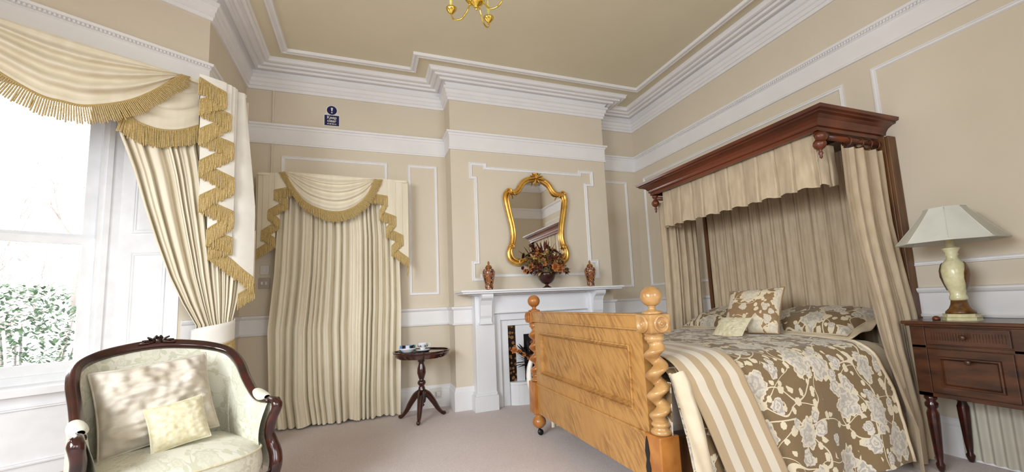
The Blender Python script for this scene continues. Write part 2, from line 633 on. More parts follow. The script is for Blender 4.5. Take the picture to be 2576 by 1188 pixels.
def offset_path(pts, d, closed):
    n = len(pts)
    out = []
    for i in range(n):
        p = Vector(pts[i])
        a = Vector(pts[i - 1]) if (closed or i > 0) else None
        b = Vector(pts[(i + 1) % n]) if (closed or i < n - 1) else None
        def nr(q0, q1):
            e = (q1 - q0).normalized()
            return Vector((e.y, -e.x))
        if a is None:
            out.append(p + nr(p, b) * d); continue
        if b is None:
            out.append(p + nr(a, p) * d); continue
        n1, n2 = nr(a, p), nr(p, b)
        out.append(p + (n1 + n2) * (d / (1 + n1.dot(n2))))
    return out

def sweep(mb, pts, prof, closed=True):
    """prof: list of (distance from wall, z); open strip profile"""
    rings = [[(q.x, q.y, z) for q in offset_path(pts, d, closed)] for d, z in prof]
    n = len(pts)
    for r0, r1 in zip(rings, rings[1:]):
        for i in range(n if closed else n - 1):
            j = (i + 1) % n
            mb.add([r0[i], r0[j], r1[j], r1[i]], [(0, 1, 2, 3)])
    if not closed:
        for k in (0, n - 1):
            mb.add([r[k] for r in rings], [tuple(range(len(rings)))])
    return mb

mb = MB().box(-4.2, 4.4, -3.0, 5.6, -0.12, 0.0)
struct('floor', mb, M['carpet'])
mb = MB().box(-4.2, 4.4, -3.0, 5.6, CEIL, CEIL + 0.12)
struct('ceiling', mb, M['ceil'])
struct('wall_back', MB().box(XL - 0.1, XR + 0.1, YB, YB + 0.12, 0, CEIL), M['wall'])
struct('wall_chimney', MB().box(0.955, 3.1, YC, YB, 0, CEIL), M['wall'])
struct('wall_right', MB().box(XR, XR + 0.12, AY - 0.1, YB + 0.1, 0, CEIL), M['wall'])
struct('wall_left', MB().prism([(XL, YB), (XL - 0.12, YB), (XL - 0.12, EY + 0.19), (EX, EY)], 0, CEIL), M['wall'])
struct('wall_alcove', MB().box(AX, XR + 0.1, -2.6, AY, 0, CEIL), M['wall'])
struct('wall_rear', MB().box(-3.0, AX + 0.1, -2.72, -2.6, 0, CEIL), M['wall'])
struct('wall_side', MB().box(-3.02, -2.9, -2.6, P8[1], 0, CEIL), M['wall'])
# bay wall with its window opening
T0, T1, ZS, ZH = 0.12, 1.72, 0.80, 2.98
TO, DO = 0.46, -0.28
def bayprism(mb, pts, z0, z1):
    poly = [tuple(BW(t, o, 0)[:2]) for t, o in pts]
    return mb.prism(poly, z0, z1)
mb = MB()
bayprism(mb, [(0, 0), (T0, 0), (TO, DO), (TO, DO - 0.06), (0.03, -0.16)], 0, CEIL)
bayprism(mb, [(T1, 0), (1.94, 0), (1.94, -0.3), (T1, -0.3)], 0, CEIL)
bayprism(mb, [(T0, 0), (T1, 0), (T1, -0.3), (TO, DO)], ZH, CEIL)
bayprism(mb, [(T0, 0), (T1, 0), (T1, -0.3), (TO, DO)], 0, ZS - 0.04)
struct('wall_bay', mb, M['wall'])

# ceiling cornice, ceiling bead, picture rail, dado rail
cor = [(0, 3.685), (0.02, 3.685), (0.024, 3.715), (0.036, 3.72), (0.036, 3.755), (0.05, 3.765), (0.056, 3.80), (0.075, 3.81),
       (0.075, 3.835), (0.04, 3.85), (0.06, 3.885), (0.10, 3.895), (0.105, 3.875), (0.13, 3.875), (0.135, 3.90), (0.165, 3.905),
       (0.17, 3.89), (0.195, 3.89), (0.20, 3.915), (0.225, 3.92), (0.23, 3.905), (0.255, 3.91), (0.26, 3.935), (0.275, CEIL)]
struct('trim_1', sweep(MB(), PER, cor), M['white'])
bead = [(0.40, CEIL), (0.402, 3.925), (0.418, 3.922), (0.426, 3.932), (0.444, 3.932), (0.450, 3.918), (0.466, 3.92), (0.47, CEIL)]
struct('trim_2', sweep(MB(), PER_TRIM, bead), M['white'])
rail = [(0, 3.06), (0.016, 3.062), (0.02, 3.075), (0.012, 3.085), (0.012, 3.235), (0.022, 3.243), (0.024, 3.262), (0.042, 3.268), (0.046, 3.288), (0, 3.294)]
struct('trim_3', sweep(MB(), PER, rail), M['white'])
dado = [(0, 0.955), (0.022, 0.957), (0.026, 0.972), (0.012, 0.982), (0.012, 1.125), (0.026, 1.135), (0.034, 1.15), (0.034, 1.163), (0, 1.17)]
a0 = BW(0.1, 0, 0)
OPEN = [(a0.x, a0.y)] + PER[:-1] + [(-2.9, 2.6)]
struct('trim_4', sweep(MB(), OPEN, dado, False), M['white'])
skirt = [(0, 0), (0.024, 0), (0.024, 0.205), (0.016, 0.215), (0.014, 0.24), (0.006, 0.256), (0, 0.258)]
struct('baseboard_back', sweep(MB(), OPEN, skirt, False), M['white'])
# carved bead row under the top member of the picture rail on the bay wall and right wall
mb = MB()
def dentils(mb, p0, p1, nrm):
    p0, p1 = Vector(p0), Vector(p1)
    L = (p1 - p0).length
    e = (p1 - p0) / L
    n = int(L / 0.022)
    for i in range(n):
        a = p0 + e * (i * 0.022)
        b = a + e * 0.012
        q = nrm * 0.040
        z0, z1 = 3.246, 3.264
        vs = [a, b, b + q, a + q]
        mb.add([(p.x, p.y, z0) for p in vs] + [(p.x, p.y, z1) for p in vs], [(0, 1, 2, 3), (4, 7, 6, 5), (2, 3, 7, 6), (0, 3, 7, 4), (1, 2, 6, 5)])
dentils(mb, BW(0, 0, 0), BW(1.4, 0, 0), BN)
dentils(mb, (XR, 5.0, 0), (XR, 1.0, 0), Vector((-1, 0, 0)))
struct('trim_5', mb, M['white'])

# applied panel mouldings on the walls
def frame_poly(mb, poly, place, w=0.036, h=0.014):
    """poly: closed 2-d outline; place(a, z, off) -> 3-d"""
    pts = [Vector(p) for p in poly]
    area2 = sum(pts[i].x * pts[(i + 1) % len(pts)].y - pts[(i + 1) % len(pts)].x * pts[i].y for i in range(len(pts)))
    if area2 > 0:
        pts.reverse()
    prof = [(0, 0), (0.004, h), (0.012, h * 1.1), (0.016, h * 0.55), (w * 0.7, h * 0.55), (w * 0.8, h * 0.9), (w, h * 0.2), (w, 0)]
    rings = [[(q, o) for q in offset_path(pts, d, True)] for d, o in prof]
    n = len(pts)
    for r0, r1 in zip(rings, rings[1:]):
        for i in range(n):
            j = (i + 1) % n
            mb.add([place(r0[i][0].x, r0[i][0].y, r0[i][1]), place(r0[j][0].x, r0[j][0].y, r0[j][1]),
                    place(r1[j][0].x, r1[j][0].y, r1[j][1]), place(r1[i][0].x, r1[i][0].y, r1[i][1])], [(0, 1, 2, 3)])
    return mb
def rect(x0, x1, z0, z1):
    return [(x0, z0), (x1, z0), (x1, z1), (x0, z1)]
backw = lambda a, z, o: (a, YB - o, z)
brst = lambda a, z, o: (a, YC - o, z)
rightw = lambda a, z, o: (XR - o, a, z)
struct('trim_6', frame_poly(MB(), rect(-0.885, 0.245, 1.32, 2.935), backw), M['white'])
struct('trim_7', frame_poly(MB(), rect(0.485, 0.842, 1.322, 2.935), backw), M['white'])
notched = [(1.177, 1.455), (1.325, 1.455), (1.325, 1.497), (2.78, 1.497), (2.78, 1.455), (2.905, 1.455), (2.905, 1.70),
           (2.80, 1.70), (2.80, 2.70), (2.905, 2.70), (2.905, 2.915), (2.68, 2.915), (2.68, 2.872), (1.40, 2.872), (1.40, 2.915), (1.177, 2.915),
           (1.177, 2.70), (1.235, 2.70), (1.235, 1.70), (1.177, 1.70)]
struct('trim_8', frame_poly(MB(), notched, brst, 0.042, 0.016), M['white'])
struct('trim_9', frame_poly(MB(), rect(3.26, 3.672, 1.33, 2.905), backw), M['white'])
struct('trim_10', frame_poly(MB(), rect(2.17, 4.93, 1.33, 2.925), rightw), M['white'])
struct('trim_11', frame_poly(MB(), rect(1.0, 1.96, 1.325, 2.945), rightw), M['white'])
# thin painted cable cover running down the back wall
mb = MB()
for z0, z1 in ((2.70, 3.06), (3.294, 3.685)):
    mb.box(-0.985, -0.965, YB - 0.012, YB, z0, z1).box(-1.0, -0.99, YB - 0.008, YB, z0, z1)
struct('trim_12', mb, M['wall'])

# ------------------------------------------------------------------ bay window
def bbox(mb, t0, t1, o0, o1, z0, z1):
    vs = [BW(t, o, z) for z in (z0, z1) for o in (o0, o1) for t in (t0, t1)]
    return mb.add(vs, [(0, 2, 3, 1), (4, 5, 7, 6), (0, 1, 5, 4), (2, 6, 7, 3), (0, 4, 6, 2), (1, 3, 7, 5)])
wr = root('window_1', BW(0.9, -0.3, 0.8), 'tall white sash window in the bay, bare trees outside', 'window')
del wr['category'], wr['label']
wr['kind'] = 'structure'
mb = MB()
bbox(mb, TO - 0.02, 0.56, -0.44, -0.26, ZS, ZH)       # box frame by the reveal
bbox(mb, 0.50, 0.53, -0.26, -0.245, ZS, ZH)
bbox(mb, 1.62, T1, -0.44, -0.26, ZS, ZH)
bbox(mb, 0.56, 1.62, -0.44, -0.26, ZH - 0.07, ZH)
bbox(mb, 0.56, 1.62, -0.44, -0.26, ZS, ZS + 0.05)
part('window_frame', mb, M['upvc'], wr)
for nm, o0, z0, z1 in (('sash', -0.36, ZS + 0.05, 1.80), ('sash', -0.41, 1.76, ZH - 0.07)):
    mb = MB()
    bbox(mb, 0.56, 0.625, o0, o0 + 0.045, z0, z1)
    bbox(mb, 1.555, 1.62, o0, o0 + 0.045, z0, z1)
    bbox(mb, 0.625, 1.555, o0, o0 + 0.045, z0, z0 + 0.07)
    bbox(mb, 0.625, 1.555, o0, o0 + 0.045, z1 - 0.05, z1)
    so = part(nm, mb, M['upvc'], wr)
    mb = MB()
    bbox(mb, 0.62, 1.56, o0 + 0.02, o0 + 0.025, z0 + 0.06, z1 - 0.04)
    part('pane', mb, M['glass'], so)
# panelled shutter reveal
mb = MB()
RT = Vector((TO - T0, DO)).length
def REV(a, z, o):
    e = Vector((TO - T0, DO)).normalized()
    nn = Vector((e.y, -e.x)) * -1
    q = Vector((T0, 0)) + e * a + nn * o
    return BW(q.x, q.y, z)
mb.add([REV(0, ZS, 0.004), REV(RT, ZS, 0.004), REV(RT, ZH, 0.004), REV(0, ZH, 0.004)], [(0, 1, 2, 3)])
frame_poly(mb, rect(0.09, RT - 0.11, 0.95, 1.70), REV, 0.03, 0.014)
frame_poly(mb, rect(0.09, RT - 0.11, 1.84, 2.9), REV, 0.03, 0.014)
part('shutter_panel', mb, M['upvc'], wr)
mb = MB()
bayprism(mb, [(T0 - 0.03, 0.06), (T1, 0.06), (T1, -0.44), (TO - 0.02, -0.44), (TO - 0.02, DO)], ZS - 0.04, ZS)
part('window_sill', mb, M['upvc'], wr)
mb = MB()
bayprism(mb, [(T0, 0.012), (T1, 0.012), (T1, 0), (T0, 0)], 0.258, ZS - 0.04)
frame_poly(mb, rect(0.22, 1.6, 0.34, 0.7), lambda a, z, o: BW(a, o + 0.012, z), 0.03, 0.014)
part('apron_panel', mb, M['upvc'], wr)

# ------------------------------------------------------------------ fireplace
fp = root('fireplace', (2.0, 4.7, 0), 'white painted chimneypiece with corbelled mantel shelf on the chimney breast', 'fireplace')
def rounded(mb):
    return mb
mb = MB()
mb.box(0.965, 3.035, 4.43, YC, 1.318, 1.340)
mb.box(0.985, 3.015, 4.45, YC, 1.300, 1.318)
mb.box(1.12, 2.88, 4.57, YC, 1.282, 1.300)
part('mantel_shelf', mb, M['mantel'], fp, bevel=0.004)
mb = MB().box(1.30, 2.70, 4.66, YC, 1.075, 1.282).box(1.30, 2.70, 4.645, 4.66, 1.068, 1.083)
part('frieze', mb, M['mantel'], fp, bevel=0.003)
for s in (0, 1):
    X = lambda a: (a if s == 0 else 4.0 - a)
    def bx(m_, a, b, *r):
        x0, x1 = sorted((X(a), X(b)))
        return m_.box(x0, x1, *r)
    mb = MB()
    bx(mb, 1.160, 1.385, 4.635, YC, 0.17, 1.282)
    part('pilaster', mb, M['mantel'], fp, bevel=0.004)
    mb = MB()
    bx(mb, 1.125, 1.40, 4.61, YC, 0, 0.165)
    bx(mb, 1.140, 1.39, 4.622, YC, 0.165, 0.20)
    part('plinth', mb, M['mantel'], fp, bevel=0.004)
    # scrolled corbel: side profile in Y-Z extruded along X
    prof = [(4.635, 0.965), (4.60, 0.965), (4.595, 0.985), (4.60, 1.0), (4.60, 1.02), (4.585, 1.05), (4.58, 1.10), (4.57, 1.17), (4.545, 1.22),
            (4.50, 1.25), (4.49, 1.27), (4.49, 1.30), (4.635, 1.30)]
    x0, x1 = sorted((X(1.205), X(1.338)))
    mb = MB().prism(prof, x0, x1, 'x')
    bx(mb, 1.195, 1.348, 4.585, 4.635, 0.955, 0.975)
    part('corbel', mb, M['mantel'], fp, bevel=0.003)
# inner frame with the slips
mb = MB()
mb.box(1.385, 1.475, 4.70, YC, 0, 1.075).box(2.525, 2.615, 4.70, YC, 0, 1.075).box(1.475, 2.525, 4.70, YC, 0.985, 1.075)
mb.box(1.475, 1.575, 4.735, YC, 0, 0.985).box(2.425, 2.525, 4.735, YC, 0, 0.985).box(1.575, 2.425, 4.735, YC, 0.915, 0.985)
part('inner_frame', mb, M['mantel'], fp, bevel=0.004)
part('tile_strip', MB().box(1.575, 1.68, 4.775, YC, 0.25, 0.915), M['tile'], fp)
part('tile_strip', MB().box(2.32, 2.425, 4.775, YC, 0.25, 0.915), M['tile'], fp)
mb = MB().box(1.68, 1.78, 4.76, YC, 0.25, 0.915).box(2.22, 2.32, 4.76, YC, 0.25, 0.915).box(1.78, 2.22, 4.76, YC, 0.80, 0.915)
part('grate_surround', mb, M['mantel'], fp, bevel=0.004)
part('firebox_shade', MB().box(1.78, 2.22, 4.785, YC, 0.25, 0.80), M['dark'], fp)  # flat dark sheet on the breast, its colour stands for the opening's shade
mb = MB()
poly = [(1.58, YC)] + [(1.58 + 0.27 * (1 - cos(a)) , 4.76 - 0.09 * sin(a)) for a in [radians(k) for k in range(0, 91, 15)]] + \
       [(2.42 - 0.27 * (1 - cos(a)), 4.76 - 0.09 * sin(a)) for a in [radians(k) for k in range(90, -1, -15)]] + [(2.42, YC)]
mb.prism(poly, 0.0, 0.235)
big = [(2.0 + (x - 2.0) * 1.0, YC + (y - YC) * 1.12 if y < YC else y) for x, y in poly]
mb.prism(big, 0.235, 0.262)
part('bowed_apron', mb, M['mantel'], fp, bevel=0.004)

# ------------------------------------------------------------------ leaf / flower helpers
def leaf(mb, base, d, L, w, bend=0.2, n=5):
    """a thin curved leaf blade"""
    base, d = Vector(base), Vector(d).normalized()
    side = d.cross(Vector((0, 0, 1)))
    if side.length < 0.05:
        side = Vector((1, 0, 0))
    side.normalize()
    up = side.cross(d)
    vs = []
    for i in range(n + 1):
        t = i / n
        p = base + d * (L * t) - Vector((0, 0, 1)) * bend * L * t * t
        ww = w * sin(pi * min(1, 0.08 + t * 0.92)) ** 0.8
        vs += [p - side * ww, p + up * ww * 0.35, p + side * ww]
    fs = []
    for i in range(n):
        a = i * 3
        fs += [(a, a + 1, a + 4, a + 3), (a + 1, a + 2, a + 5, a + 4)]
    return mb.add(vs, fs, True)

def bloom(mb, c, r, nrm, petals=6):
    c = Vector(c); nrm = Vector(nrm).normalized()
    a = nrm.cross(Vector((0.3, 0.5, 0.8))).normalized()
    b = nrm.cross(a)
    for ring, (rr, lift) in enumerate(((1.0, 0.12), (0.66, 0.5), (0.34, 0.8))):
        for k in range(petals):
            an = 2 * pi * (k + ring * 0.5) / petals
            d = a * cos(an) + b * sin(an)
            s = nrm.cross(d)
            p = [c, c + d * r * rr * 0.6 + s * r * 0.36 * rr + nrm * r * lift * 0.6, c + d * r * rr + nrm * r * lift,
                 c + d * r * rr * 0.6 - s * r * 0.36 * rr + nrm * r * lift * 0.6, c + d * r * rr * 0.55 + nrm * r * lift * 0.35]
            mb.add(p, [(0, 1, 4), (1, 2, 4), (2, 3, 4), (3, 0, 4)], True)
    return mb

# dried flowers standing in the grate
M['dryleaf'] = plain('dark_dried_leaves', rgb(48, 40, 38), 0.7, c2=rgb(28, 30, 36), nscale=20)
M['dryorange'] = plain('rust_dried_petals', rgb(204, 128, 66), 0.8, c2=rgb(160, 90, 42), nscale=30)
M['drybrown'] = plain('brown_dried_leaves', rgb(122, 72, 40), 0.75, c2=rgb(80, 42, 24), nscale=24)
M['drytan'] = plain('tan_dried_petals', rgb(214, 184, 124), 0.8, c2=rgb(180, 144, 86), nscale=24)
M['dryolive'] = plain('olive_dried_leaves', rgb(138, 124, 70), 0.8, c2=rgb(100, 86, 48), nscale=24)
M['drymaroon'] = plain('maroon_dried_petals', rgb(92, 34, 26), 0.8, c2=rgb(62, 22, 20), nscale=24)
M['bowlwood'] = plain('dark_maroon_bowl', rgb(52, 18, 14), 0.25, coat=0.5)
rnd = random.Random(11)
fa = root('dried_flower_display', (1.83, 4.62, 0.26), 'dried arrangement of dark leaves and rust blooms standing in the fireplace', 'dried flowers')
mb = MB()
mb.lathe([(0.05, 0.262), (0.075, 0.30), (0.085, 0.36), (0.07, 0.42), (0.06, 0.44)], (1.83, 4.66, 0), 18)
part('pot', mb, M['black'], fa)
mbl, mbo = MB(), MB()
for k in range(70):
    an = rnd.uniform(0, 2 * pi)
    el = rnd.uniform(0.1, 1.3)
    d = Vector((cos(an) * cos(el), -abs(sin(an)) * cos(el) * 0.5, sin(el)))
    b0 = Vector((1.83, 4.66, 0.44)) + d * rnd.uniform(0.02, 0.18)
    leaf(mbl, b0, d, rnd.uniform(0.10, 0.24), rnd.uniform(0.012, 0.03), 0.25)
for k in range(18):
    an = rnd.uniform(0, 2 * pi)
    el = rnd.uniform(0.2, 1.3)
    d = Vector((cos(an) * cos(el), -abs(sin(an)) * cos(el) * 0.45, sin(el)))
    bloom(mbo, Vector((1.83, 4.64, 0.46)) + d * rnd.uniform(0.10, 0.30), rnd.uniform(0.03, 0.05), d + Vector((0, -0.8, 0)))
part('leaves', mbl, M['dryleaf'], fa)['kind'] = 'stuff'
part('blooms', mbo, M['dryorange'], fa)['kind'] = 'stuff'

# flower bowl on the mantel
MT = 1.341
fb = root('flower_bowl', (2.05, 4.6, MT), 'footed dark bowl of dried autumn flowers in front of the gilt mirror', 'flower arrangement')
mb = MB().lathe([(0.055, 0), (0.058, 0.008), (0.03, 0.022), (0.018, 0.035), (0.02, 0.045), (0.06, 0.065), (0.095, 0.105), (0.115, 0.155), (0.12, 0.185), (0.108, 0.185), (0.08, 0.13)],
                (2.05, 4.6, MT), 28, cap=False)
part('bowl', mb, M['bowlwood'], fb)
groups = {'dryorange': MB(), 'drybrown': MB(), 'drytan': MB(), 'dryolive': MB(), 'drymaroon': MB()}
keys = list(groups)
for k in range(210):
    th = rnd.uniform(0, 2 * pi)
    el = math.asin(rnd.uniform(-0.15, 1.0))
    d = Vector((cos(th) * cos(el), sin(th) * cos(el) * 0.55, sin(el)))
    if d.y > 0.25: d.y = 0.25
    rr = rnd.uniform(0.65, 1.0)
    c = Vector((2.05, 4.6, MT + 0.22)) + Vector((d.x * 0.30, d.y * 0.3, d.z * 0.30)) * rr
    if c.z < MT + 0.15 and abs(c.x - 2.05) < 0.1: c.z += 0.06
    kk = rnd.choice(keys)
    if rnd.random() < 0.45:
        bloom(groups[kk], c, rnd.uniform(0.022, 0.045), d + Vector((0, -0.6, 0.1)), rnd.choice((5, 6, 7)))
    else:
        for q in range(3):
            leaf(groups[kk], c - d * 0.05, d + Vector((rnd.uniform(-.5, .5), rnd.uniform(-.5, .2), rnd.uniform(-.3, .5))), rnd.uniform(0.05, 0.10), rnd.uniform(0.010, 0.020), 0.2, 3)
for k in range(9):
    an = rnd.uniform(0.7, 2.4)
    d = Vector((cos(an), -0.15, sin(an)))
    leaf(groups['drymaroon' if k % 2 else 'drybrown'], Vector((2.05, 4.6, MT + 0.3)) + d * 0.15, d, rnd.uniform(0.12, 0.17), 0.016, 0.05)
bloom(groups['dryorange'], (2.10, 4.44, MT + 0.24), 0.065, (0.1, -1, 0.1), 8)
bloom(groups['dryorange'], (2.17, 4.46, MT + 0.22), 0.05, (0.3, -1, 0.1), 8)
part('rust_blooms', groups['dryorange'], M['dryorange'], fb)['kind'] = 'stuff'
part('brown_leaves', groups['drybrown'], M['drybrown'], fb)['kind'] = 'stuff'
part('tan_blooms', groups['drytan'], M['drytan'], fb)['kind'] = 'stuff'
part('olive_leaves', groups['dryolive'], M['dryolive'], fb)['kind'] = 'stuff'
part('maroon_blooms', groups['drymaroon'], M['drymaroon'], fb)['kind'] = 'stuff'
mbs = MB()
for k in range(26):
    th = 2 * pi * k / 26
    mbs.tube([(2.05 + 0.03 * cos(th), 4.6 + 0.03 * sin(th), MT + 0.10), (2.05 + 0.22 * cos(th), 4.6 + 0.10 * sin(th) - 0.02, MT + 0.32 + 0.1 * sin(3 * th))], 0.003, 4)
part('stems', mbs, M['drybrown'], fb)['kind'] = 'stuff'

# pair of lidded vases
def vase(name, x, label):
    t = root(name, (x, 4.6, MT), label, 'vase', 'lidded vases on the mantel shelf')
    z = 0.0
    mb = MB().lathe([(0.042, 0), (0.046, 0.01), (0.040, 0.03), (0.040, 0.06), (0.050, 0.11), (0.064, 0.17), (0.068, 0.205), (0.062, 0.23), (0.040, 0.245), (0.034, 0.25)],
                    (0, 0, 0), 8)
    part('vase_body', mb, M['imari'], t, local=True)
    mb = MB().lathe([(0.040, 0.25), (0.042, 0.256), (0.034, 0.275), (0.018, 0.288), (0.008, 0.292), (0.012, 0.303), (0.014, 0.312), (0.008, 0.325), (0.002, 0.335)], (0, 0, 0), 16)
    part('lid', mb, M['amber'], t, local=True)
    mb = MB()
    for k in range(8):
        a = 2 * pi * k / 8
        mb.tube([(0.043 * cos(a), 0.043 * sin(a), 0.02), (0.042 * cos(a), 0.042 * sin(a), 0.06), (0.052 * cos(a), 0.052 * sin(a), 0.11),
                 (0.066 * cos(a), 0.066 * sin(a), 0.17), (0.070 * cos(a), 0.070 * sin(a), 0.205), (0.050 * cos(a), 0.050 * sin(a), 0.24)], 0.006, 5)
    part('amber_rib', mb, M['amber'], t, local=True)
    return t
vase('lidded_vase', 1.325, 'brown and blue lidded vase at the left end of the mantel, beside the curtained wall')
vase('lidded_vase', 2.655, 'brown and blue lidded vase at the right end of the mantel, towards the bed')

# gilt mirror
mr = root('wall_mirror', (2.03, 4.76, 1.66), 'gilt framed shaped mirror hanging on the chimney breast', 'mirror')
half = [(0.0, 2.755), (0.10, 2.735), (0.18, 2.685), (0.235, 2.60), (0.285, 2.56), (0.345, 2.56), (0.395, 2.545), (0.415, 2.49), (0.405, 2.40),
        (0.375, 2.25), (0.348, 2.12), (0.338, 2.0), (0.355, 1.90), (0.385, 1.84), (0.40, 1.78), (0.385, 1.71), (0.335, 1.67), (0.27, 1.655), (0.20, 1.685), (0.10, 1.70), (0.0, 1.70)]
sp = crom([(x, 0, z) for x, z in half], 4)
out = [Vector((2.03 + p.x, 4.755, p.z)) for p in sp] + [Vector((2.03 - p.x, 4.755, p.z)) for p in reversed(sp[1:-1])]
mb = MB().tube(out, 0.030, 10, True, up=(0, 1, 0))
part('gilt_frame', mb, M['gold'], mr)
mb = MB().tube([Vector((2.03 + (p.x - 2.03) * 0.91, 4.742, 2.2 + (p.z - 2.2) * 0.94)) for p in out], 0.013, 8, True, up=(0, 1, 0))
part('inner_beading', mb, M['gold'], mr)
mb = MB()
n = len(out)
mb.add([(2.03 + (p.x - 2.03) * 0.97, 4.762, 2.2 + (p.z - 2.2) * 0.98) for p in out] + [(2.03, 4.762, 2.2)], [(i, (i + 1) % n, n) for i in range(n)])
part('mirror_glass', mb, M['mirror'], mr)
mb = MB()
mb.add([(p.x, 4.775, p.z) for p in out] + [(p.x, 4.797, p.z) for p in out], [tuple(range(n)), tuple(reversed(range(n, 2 * n)))] + [(i, (i + 1) % n, n + (i + 1) % n, n + i) for i in range(n)])
part('backing_board', mb, M['postwood'], mr)
def scroll(mb, c, r, s, rad=0.014):
    pts = []
    for k in range(20):
        a = k / 19 * 3.6 * pi / 2
        q = r * (1 - 0.72 * k / 19)
        pts.append((c[0] + s * q * cos(a), c[1] - 0.004 - 0.01 * k / 19, c[2] + q * sin(a)))
    return mb.tube(pts, [rad * (1 - 0.4 * k / 19) for k in range(20)], 7, up=(0, 1, 0))
for s in (-1, 1):
    part('scroll', scroll(MB(), (2.03 + s * 0.36, 4.735, 2.55), 0.045, s), M['gold'], mr)
    part('scroll', scroll(MB(), (2.03 + s * 0.355, 4.735, 1.86), 0.036, s), M['gold'], mr)
    part('scroll', scroll(MB(), (2.03 + s * 0.25, 4.735, 1.675), 0.036, -s), M['gold'], mr)
for s in (-1, 1):
    mb = MB()
    for k in range(4):
        a = radians(15 + 34 * k)
        d = Vector((s * cos(a), -0.25, sin(a)))
        leaf(mb, (2.03 + s * 0.01, 4.725, 2.755), d, 0.085 - 0.008 * k, 0.022, 0.1)
    leaf(mb, (2.03 + s * 0.02, 4.72, 2.74), (s * 0.9, -0.3, -0.35), 0.11, 0.022, -0.1)
    leaf(mb, (2.03 + s * 0.01, 4.715, 2.735), (s * 0.35, -0.3, -0.9), 0.07, 0.02, 0.1)
    part('acanthus_carving', mb, M['gold'], mr, solid=0.006)
    part('shoulder_leaf', leaf(MB(), (2.03 + s * 0.33, 4.72, 2.56), (-s * 0.5, -0.3, -0.8), 0.08, 0.016, 0.1), M['gold'], mr, solid=0.006)
part('crest_boss', MB().ball((2.03, 4.715, 2.755), 0.022, 12), M['gold'], mr)

# ------------------------------------------------------------------ tea table and tea things
tb = root('tea_table', (0.56, 4.69, 0), 'small dark mahogany tripod table with a scalloped top beside the far curtain', 'table')
mb = MB()
def pie(r):
    pts = []
    for k in range(96):
        a = 2 * pi * k / 96
        q = r * (1 + 0.05 * abs(sin(a * 4)) ** 0.6)
        pts.append((0.565 + q * cos(a), 4.69 + q * sin(a) * 0.9))
    return pts
mb.prism(pie(0.265), 0.690, 0.702).prism(pie(0.28), 0.677, 0.690).prism(pie(0.262), 0.655, 0.677).prism(pie(0.235), 0.642, 0.655)
a_, b_ = pie(0.292), pie(0.274)
n = 96
mb.add([(x, y, 0.700) for x, y in a_] + [(x, y, 0.716) for x, y in a_] + [(x, y, 0.716) for x, y in b_] + [(x, y, 0.702) for x, y in b_] + [(x, y, 0.680) for x, y in b_],
       [(i, (i + 1) % n, n + (i + 1) % n, n + i) for i in range(n)] + [(n + i, n + (i + 1) % n, 2 * n + (i + 1) % n, 2 * n + i) for i in range(n)] +
       [(2 * n + i, 2 * n + (i + 1) % n, 3 * n + (i + 1) % n, 3 * n + i) for i in range(n)] + [(4 * n + i, 4 * n + (i + 1) % n, (i + 1) % n, i) for i in range(n)], False)
part('tabletop', mb, M['mahogany'], tb)
mb = MB().lathe([(0.05, 0.677), (0.05, 0.66), (0.032, 0.65), (0.024, 0.63), (0.032, 0.605), (0.022, 0.59), (0.024, 0.57), (0.034, 0.53), (0.037, 0.48), (0.026, 0.43), (0.018, 0.405),
                 (0.03, 0.395), (0.036, 0.375), (0.03, 0.355), (0.02, 0.345), (0.026, 0.33), (0.034, 0.28), (0.036, 0.2), (0.03, 0.17), (0.014, 0.16), (0.022, 0.145), (0.016, 0.13), (0.004, 0.122)],
                (0.56, 4.69, 0), 20)
mb.v = [(0.56 + (x - 0.56) * 1.25, 4.69 + (y - 4.69) * 1.25, z) for x, y, z in mb.v]
part('column', mb, M['mahogany'], tb)
for an in (12, 150, 254):
    a = radians(an)
    d = Vector((cos(a), sin(a), 0))
    o = Vector((0.56, 4.69, 0))
    ks = [o + d * 0.02 + Vector((0, 0, 0.27)), o + d * 0.07 + Vector((0, 0, 0.24)), o + d * 0.13 + Vector((0, 0, 0.16)), o + d * 0.18 + Vector((0, 0, 0.08)),
          o + d * 0.225 + Vector((0, 0, 0.030)), o + d * 0.265 + Vector((0, 0, 0.020))]
    pts = crom(ks, 5)
    m_ = len(pts)
    rad = [interp([(0, 0.040), (0.4, 0.030), (0.75, 0.019), (0.9, 0.023), (1, 0.015)], k / (m_ - 1)) for k in range(m_)]
    part('leg', MB().tube(pts, rad, 10), M['mahogany'], tb)
tr = thing('tea_tray', MB().lathe([(0.15, 0), (0.168, 0.012), (0.172, 0.016), (0.160, 0.016), (0.145, 0.006), (0.002, 0.005)], (0.485, 4.665, 0.7035), 40), M['black'],
           'round black tray on the tripod table under the china', 'tray')
ds = root('sachet_dish', (0.415, 4.645, 0.7095), 'oval white china dish heaped with blue and black sachets on the tray', 'dish')
mb = MB().lathe([(0.045, 0), (0.05, 0.004), (0.078, 0.03), (0.092, 0.046), (0.088, 0.047), (0.07, 0.03), (0.03, 0.008), (0.002, 0.007)], (0, 0, 0), 32)
mb.v = [(x * 1.0, y * 0.75, z) for x, y, z in mb.v]
part('dish', mb, M['china'], ds, local=True)
cols = [plain('blue_sachet', rgb(60, 120, 190), 0.4), plain('black_sachet', rgb(28, 30, 38), 0.4), plain('teal_sachet', rgb(80, 160, 160), 0.4), plain('plum_sachet', rgb(80, 34, 70), 0.4), M['china']]
